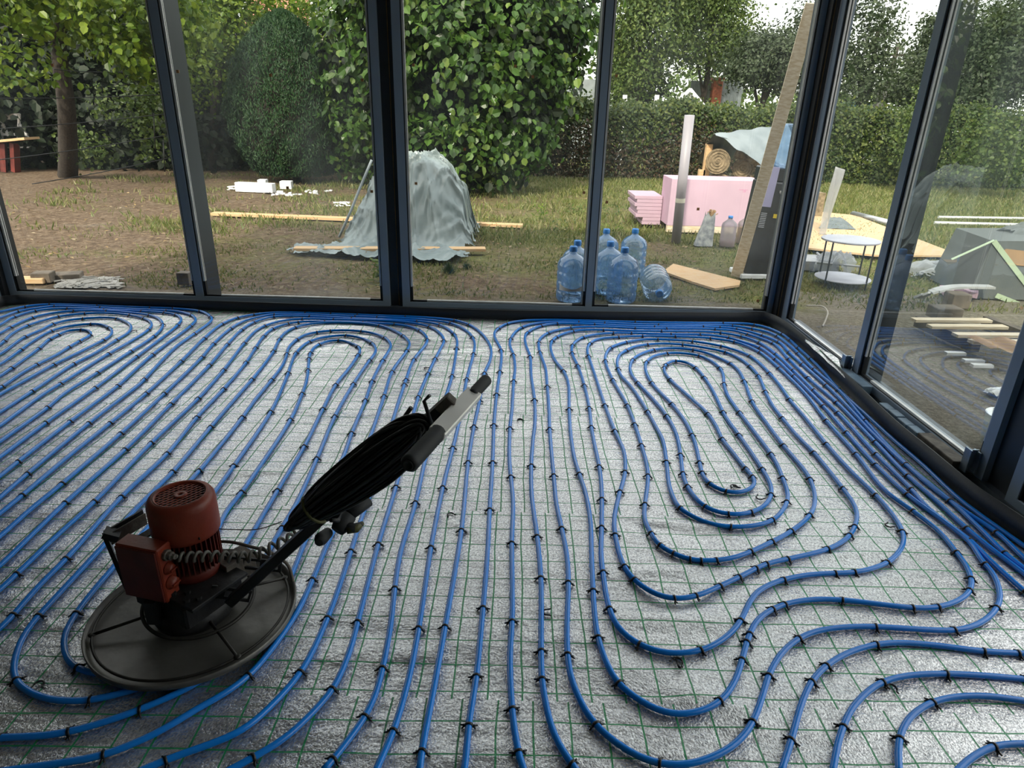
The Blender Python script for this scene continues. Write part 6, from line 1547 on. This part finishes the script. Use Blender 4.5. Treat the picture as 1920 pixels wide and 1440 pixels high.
# trees beyond the hedge
TREES = [
 ('pale green willow like tree above the hedge, just right of the thin post', L_mid, [pb(1200, 70, 23, 75, 95, 1.6), pb(1240, -20, 23.5, 90, 70, 1.6), pb(1180, 150, 22.6, 35, 40, 1.1)], 560, .26, .12),
 ('tall light green tree above the white poles', L_mid, [pb(1335, 45, 25, 75, 85, 1.7), pb(1310, -40, 25, 100, 70, 1.8), pb(1365, 20, 25.5, 40, 70, 1.4), pb(1290, 95, 24.5, 40, 28, 1.1)], 620, .28, .12),
 ('darker orchard tree behind the leaning plank', L_olive, [pb(1440, 110, 22, 65, 50, 1.4), pb(1478, 120, 22.4, 40, 55, 1.2), pb(1400, 125, 21.6, 40, 30, 1.0), pb(1500, 50, 22.6, 14, 45, .6)], 420, .22, .11),
 ('dark shady tree right behind the hedge beside the thin post', L_shade, [pb(1200, 160, 26, 55, 40, 1.4), pb(1180, 120, 27, 60, 80, 1.2), pb(1400, 100, 28, 80, 40, 1.6)], 360, .30, .13),
 ('feathery tree against the white sky left of the right window post', L_olive, [pb(1635, 110, 21, 45, 75, 1.0), pb(1655, 30, 21.4, 26, 40, .7), pb(1610, 160, 20.6, 40, 45, 1.0), pb(1600, 60, 21, 28, 90, .9)], 230, .20, .105),
 ('bushy dark tree below the white sky gap', L_olive, [pb(1730, 140, 22, 55, 50, 1.2), pb(1770, 90, 22.5, 55, 55, 1.2), pb(1700, 165, 21.6, 50, 32, 1.0), pb(1760, 60, 22.6, 22, 40, .6)], 380, .20, .11),
 ('leafy tree filling the top right corner', L_olive, [pb(1880, 110, 20, 75, 90, 1.6), pb(1850, 60, 20.6, 45, 60, 1.2), pb(1940, 50, 20, 70, 120, 1.6), pb(1830, 170, 19.6, 60, 50, 1.2)], 640, .24, .115)]
for lab, mt, bl_, ncl, sp, sz in TREES:
    c = bl_[0]
    tk = [([(c[0] - .2, c[1] + .1, 0), (c[0] + .05, c[1], c[2] * .6), (c[0], c[1], c[2] + c[5] * .6)], .13, .05), ([(c[0] - .1, c[1], c[2] * .45), (c[0] + c[3] * .5, c[1], c[2])], .06, .02), ([(c[0], c[1], c[2] * .5), (c[0] - c[3] * .55, c[1] + .1, c[2] + .2)], .06, .02)]
    plant('garden_tree', lab, 'tree', mt, bl_, int(ncl * 1.2), 26, sp, sz * 1.02, .6, tk, True, 'trees beyond the hedge', fill=.3)
# distant tree line all round
for k in range(10):
    x = -48 + 11 * k; y = 52 + 7 * math.sin(k * 2.1)
    if 4 < x < 26: hgt = 4.6
    else: hgt = 6.5
    plant('distant_tree', 'hazy distant tree on the far tree line', 'tree', L_mid, [(x, y, hgt * .5, 6.5, 3, hgt * .55), (x + 4, y + 1, hgt * .4, 5, 3, hgt * .45)], 170, 14, .8, .45, .7, [], True, 'distant trees on the horizon')

# ---------------------------------------------------------------- lawn, weeds, litter
def blades(name, n, region, h0, h1, m, label, cat, wfac=.10):
    X = rng.uniform(region[0], region[1], n); Y = rng.uniform(region[2], region[3], n)
    dens = .5 + .5 * np.sin(X * 2.1 + 1.7 * np.sin(Y * 1.3)) * np.sin(Y * 2.7 + X * .8) + .35 * (X + 1) / 6 + rng.normal(0, .25, n)
    k = (dens > .55) & ~((X < 2.9) & (Y < 5.75))
    X, Y = X[k], Y[k]; n = len(X)
    h = rng.uniform(h0, h1, n); a = rng.uniform(0, 6.28, n); w = h * wfac + .003
    lean = rng.normal(0, .45, (n, 2)) * h[:, None]
    Z = np.full(n, -.02)
    A = np.stack([X - w * np.cos(a), Y - w * np.sin(a), Z], 1); B = np.stack([X + w * np.cos(a), Y + w * np.sin(a), Z], 1)
    C = np.stack([X + lean[:, 0] * .5 + w * .7 * np.cos(a), Y + lean[:, 1] * .5 + w * .7 * np.sin(a), Z + h * .6], 1)
    D = np.stack([X + lean[:, 0], Y + lean[:, 1], Z + h], 1)
    V = np.stack([A, B, C, D], 1).reshape(-1, 3); F = np.arange(4 * n).reshape(-1, 4)
    o = mesh_np(name, V, F, m); tag(o, label, cat, kind='stuff')
blades('lawn_grass', 110000, (-9, 13, 8.5, 18.5), .04, .10, L_grass, 'patchy short grass on the far part of the garden', 'grass')
blades('yard_grass', 60000, (-5.5, 8, 5.7, 9.5), .015, .05, L_grass, 'thin low grass on the trampled soil near the house', 'grass')
n = 3200
X = rng.uniform(-7.5, 7, n); Y = rng.uniform(5.8, 17, n) ; k = ~((X < 2.9) & (Y < 5.8)); X, Y = X[k], Y[k]
P = np.stack([X, Y, np.full(len(X), .004)], 1)
o = leaves('fallen_leaves', L_dry, P, .055, np.tile([[0, 0, 2.2]], (len(P), 1)), 0, .5, None, True); tag(o, 'dry fallen leaves and chips scattered over the soil', 'leaves', kind='stuff')
def weed(px, py, h, n, label, m=L_bright, w=.5, size=.05):
    p = gz(px, py); r = empty('weed', (p.x, p.y, -.02)); tag(r, label, 'weed')
    q = rng.normal(0, 1, (n, 3)) * np.array([h * w, h * w, 0]); z = rng.uniform(.1, 1, n) * h
    P = np.stack([q[:, 0] * (.4 + z / h * .6), q[:, 1] * .6, z], 1)
    leaves('leaf', m, P, size, np.tile([[0, -.3, 1.0]], (n, 1)), -.4, .45, r, True)
    MB().tube([(0, 0, 0), (0, 0, h)], .004, 5).build('stem', L_grass, r)
weed(712, 525, .22, 46, 'young green weed with pointed leaves left of the central post', L_bright, .28, .075)
weed(1012, 415, .26, 60, 'tall yellow green weed on the lawn left of the thin post', L_bright, .25, .06)
weed(1080, 400, .16, 60, 'low wide leafy weed touching the left side of the thin post', L_mid, .9, .06)
weed(1045, 435, .18, 50, 'small leafy weed below the low wide weed', L_mid, .6, .05)
weed(1150, 402, .16, 70, 'low green weeds right of the thin post', L_mid, .9, .05)
for px, py, s, lab in ((842, 508, .16, 'round tuft of thin blue green grass before the tarpaulin, left one'), (875, 500, .10, 'round tuft of thin grass before the tarpaulin, right one')):
    p = gz(px, py); n = 260
    A = rng.uniform(0, 6.28, n); R_ = rng.uniform(0, s * .35, n); h = rng.uniform(.4, 1, n) * s
    base = np.stack([R_ * np.cos(A), R_ * np.sin(A), 0 * A - .02], 1); tip = base * 2.3 + np.stack([0 * A, 0 * A, h], 1)
    sd_ = np.stack([-np.sin(A), np.cos(A), 0 * A], 1) * .0025
    V = np.stack([base - sd_, base + sd_, (base + tip) / 2 + sd_, tip], 1).reshape(-1, 3)
    o = mesh_np('grass_tuft', V, np.arange(4 * n).reshape(-1, 4), L_thuja); o.location = (p.x, p.y, 0); tag(o, lab, 'grass tuft')
weed(905, 438, .05, 40, 'creeping weed beside the right foot of the tarpaulin', L_mid, 2.2, .05)
weed(1150, 435, .10, 60, 'yellow green weed left of the low pink pile', L_bright, 1.6, .05)

# ================================================================ FAR OBJECTS
hs = empty('neighbour_house', (-5.6, 33, 0)); tag(hs, 'house with red tiled roof and white verge above the thuja', 'house')
def Lh(p): return Vector(p) - Vector((-5.6, 33, 0))
ridge0, ridge1 = gy(470, -60, 36), gy(590, -46, 36); ev0, ev1 = gy(455, 60, 33), gy(583, 58, 33)
a0, a1, b0, b1 = Lh(ridge0), Lh(ridge1), Lh(ev0), Lh(ev1)
n_ = (a1 - a0).cross(b0 - a0).normalized() * .12
MB().add([a0, a1, b1, b0, a0 + n_, a1 + n_, b1 + n_, b0 + n_], [(0, 1, 2, 3), (7, 6, 5, 4), (0, 4, 5, 1), (1, 5, 6, 2), (2, 6, 7, 3), (3, 7, 4, 0)]).build('tiled_roof', M_roof, hs)
MB().box(b0.x - .3, b1.x - .1, .3, 6, 0, b0.z + .1).build('house_wall', M_cream, hs)
MB().add([b1, a1, Vector((b1.x - .05, 6, b0.z)), Vector((b1.x - .05, 6, 0)), Vector((b1.x - .05, .3, 0))], [(0, 1, 2, 3, 4)]).build('gable_wall', M_conc, hs)
MB().bar(b1 + Vector((0, -.05, .05)), a1 + Vector((0, 0, .08)), .12, .22).build('verge_board', M_white, hs)
p = gy(45, 70, 24); o = MB().box(p.x - 1.4, p.x + .45, 24, 26, 0, gy(45, 45, 24).z).build('garden_shed', M_cream); put(o, 'pale plastered building glimpsed through leaves at top left', 'building')
# white chair frame and plank table at the left edge
tw = gz(22, 322); tt = empty('plank_table', (tw.x, tw.y, 0)); tag(tt, 'rough wooden plank on dark red trestle at the left edge', 'table')
def Lt(v): return v - Vector((tw.x, tw.y, 0))
MB().bar(Lt(gy(-30, 268, tw.y)), Lt(gy(60, 259, tw.y)), .5, .05).build('table_plank', M_pine, tt)
for px in (8, 30): MB().bar(Lt(gz(px, 322)), Lt(gy(px - 3, 268, tw.y)), .16, .10).build('table_leg', M_red_d, tt)
ch = empty('folding_chair', (tw.x, tw.y + .5, 0)); tag(ch, 'white folding chair frame standing behind the plank table at left', 'chair')
def Lc(px, py): return gy(px, py, tw.y + .5) - Vector((tw.x, tw.y + .5, 0))
for a, b in (((3, 218), (4, 300)), ((36, 213), (34, 300)), ((36, 232), (55, 262)), ((5, 232), (16, 255))): MB().bar(Lc(*a), Lc(*b), .045, .045, up=(0, 1, 0)).build('chair_frame', M_white, ch)
MB().bar(Lc(2, 219), Lc(36, 218), .05, .12).bar(Lc(5, 252), Lc(52, 252), .05, .05).bar(Lc(2, 277), Lc(55, 276), .05, .03).build('chair_rail', M_white, ch)
# wire fence at the left
fw = empty('wire_fence', (-8, 13, 0)); tag(fw, 'dark wire fence strands crossing in front of the left shrubs', 'fence')
def Lf(px, py, Y): return gy(px, py, Y) - Vector((-8, 13, 0))
for (a, b) in (((-30, 184), (310, 177)), ((-30, 243), (316, 213)), ((-30, 303), (322, 252)), ((60, 345), (330, 293)), ((40, 70), (150, 84)), ((100, 130), (260, 135))):
    P = [Lf(a[0] + (b[0] - a[0]) * t, a[1] + (b[1] - a[1]) * t + 3 * math.sin(t * 3.14), 11.6 + 2.6 * t) for t in np.linspace(0, 1, 12)]
    MB().tube(P, .008, 5).build('fence_wire', M_black, fw)
for px, y0_, y1_ in ((288, 212, 280), (306, 262, 322)):
    MB().tube([Lf(px, y0_, 14.1), Lf(px + 3, y1_, 14.1)], .012, 6).build('fence_stake', M_black, fw)
# things beyond the hedge
wp = empty('white_pole_tripod', gy(1294, 170, 20.5)); wp.location.z = 0; tag(wp, 'white poles tied together as a tripod rising above the hedge', 'poles')
for px, py, dy in ((1254, 206, -.3), (1291, 206, .5), (1323, 203, 0)):
    a = gy(px, py, 20.5 + dy); t_ = gy(1294, 168, 20.5)
    a = t_ + (a - t_) * (t_.z / (t_.z - a.z)) * .98
    MB().tube([a - Vector((wp.location.x, wp.location.y, 0)), t_ - Vector((wp.location.x, wp.location.y, 0))], .055, 10).build('white_pole', M_white, wp)
gt = gy(1345, 150, 26); o = MB().box(gt.x - .17, gt.x + .17, 25.8, 26.15, 0, gt.z, ch=.01).box(gt.x - .21, gt.x + .21, 25.76, 26.19, gt.z, gt.z + .08).build('brick_pillar', M_brick); put(o, 'red brick gate pillar seen over the hedge', 'pillar')
gt = gy(1326, 150, 26.2)
for px, lab in ((1325, 'grey wooden gate leaf left of the brick pillar'), (1365, 'grey wooden gate leaf right of the brick pillar')):
    p = gy(px, 152, 26.1); r = empty('garden_gate', (p.x, 26.1, 0)); tag(r, lab, 'gate')
    for k in range(8): MB().box(-.55 + k * .14, -.42 + k * .14, -.02, .02, .1, p.z).build('gate_board', M_gate, r)
    MB().box(-.57, .60, .02, .06, p.z - .4, p.z - .3).box(-.57, .60, .02, .06, .4, .5).build('gate_rail', M_gate, r)
# parked pale car glimpsed left of the poles
pc = gy(1280, 190, 30); car = empty('parked_car', (pc.x, 30, 0)); tag(car, 'pale blue grey car parked far behind the white poles', 'car')
M_car = simple('pale_car_paint', (.45, .52, .60), .3, .2, .03, 3)
bd = MB()
prof = [(-2.1, .35), (-2.1, .85), (-1.5, 1.0), (-.9, 1.45), (.7, 1.48), (1.4, 1.02), (2.1, .9), (2.1, .35)]
bd.add([(x, -.85, z) for x, z in prof] + [(x, .85, z) for x, z in prof], [tuple(range(8)), tuple(range(8, 16))[::-1]] + [(k, (k + 1) % 8, 8 + (k + 1) % 8, 8 + k) for k in range(8)])
bd.build('car_body', M_car, car)
wd = MB().add([(-1.35, -.86, 1.02), (-.85, -.86, 1.38), (.62, -.86, 1.40), (1.15, -.86, 1.05)], [(0, 1, 2, 3)]); wd.build('side_window', M_black, car)
for x in (-1.3, 1.3): MB().lathe([(0, -.1), (.32, -.1), (.34, -.05), (.34, .1), (0, .1)], 20, Matrix.Translation((x, -.82, .34)) @ Matrix.Rotation(math.pi / 2, 4, 'X')).build('wheel', M_black, car)
for px, lab in ((1172, 'white post above the hedge just right of the thin window post'), (1232, 'thin pale post behind the hedge left of the poles')):
    p = gy(px, 178, 21); put(MB().box(p.x - .06, p.x + .06, 20.95, 21.05, 0, p.z).build('fence_post', M_white), lab, 'post')
p0, p1 = gy(1588, 190, 23), gy(1632, 192, 23)
put(MB().box(p0.x, p1.x, 23, 24.6, p0.z - .30, p0.z - .02).build('blue_shelter', M_bluep), 'bright blue sheeting above the right hedge', 'shelter')
p = gy(1655, 164, 22); cp = empty('concrete_post', (p.x, 22, 0)); tag(cp, 'grey concrete post with a short arm above the right hedge', 'post')
MB().box(-.12, .12, -.12, .12, 0, p.z, ch=.01).build('post_shaft', M_conc, cp)
MB().box(-.3, .5, -.06, .06, p.z, p.z + .08).build('post_arm', M_white, cp)
p = gy(1684, 80, 55); up = empty('utility_pole', (p.x, 55, 0)); tag(up, 'distant utility pole against the white sky', 'utility pole')
MB().tube([(0, 0, 0), (0, 0, p.z)], .16, 10).build('pole_shaft', M_bark, up); MB().box(-1.1, 1.1, -.06, .06, p.z - .9, p.z - .75).build('cross_arm', M_bark, up)
pf_ = gy(1080, 150, 25); put(MB().box(pf_.x - .3, pf_.x + 1.0, 25, 25.1, 0, gy(1090, 148, 25).z).build('grey_shed', M_gate), 'grey wooden shed wall glimpsed left of the thin post', 'shed')
# solid pillar seen beyond the large right window
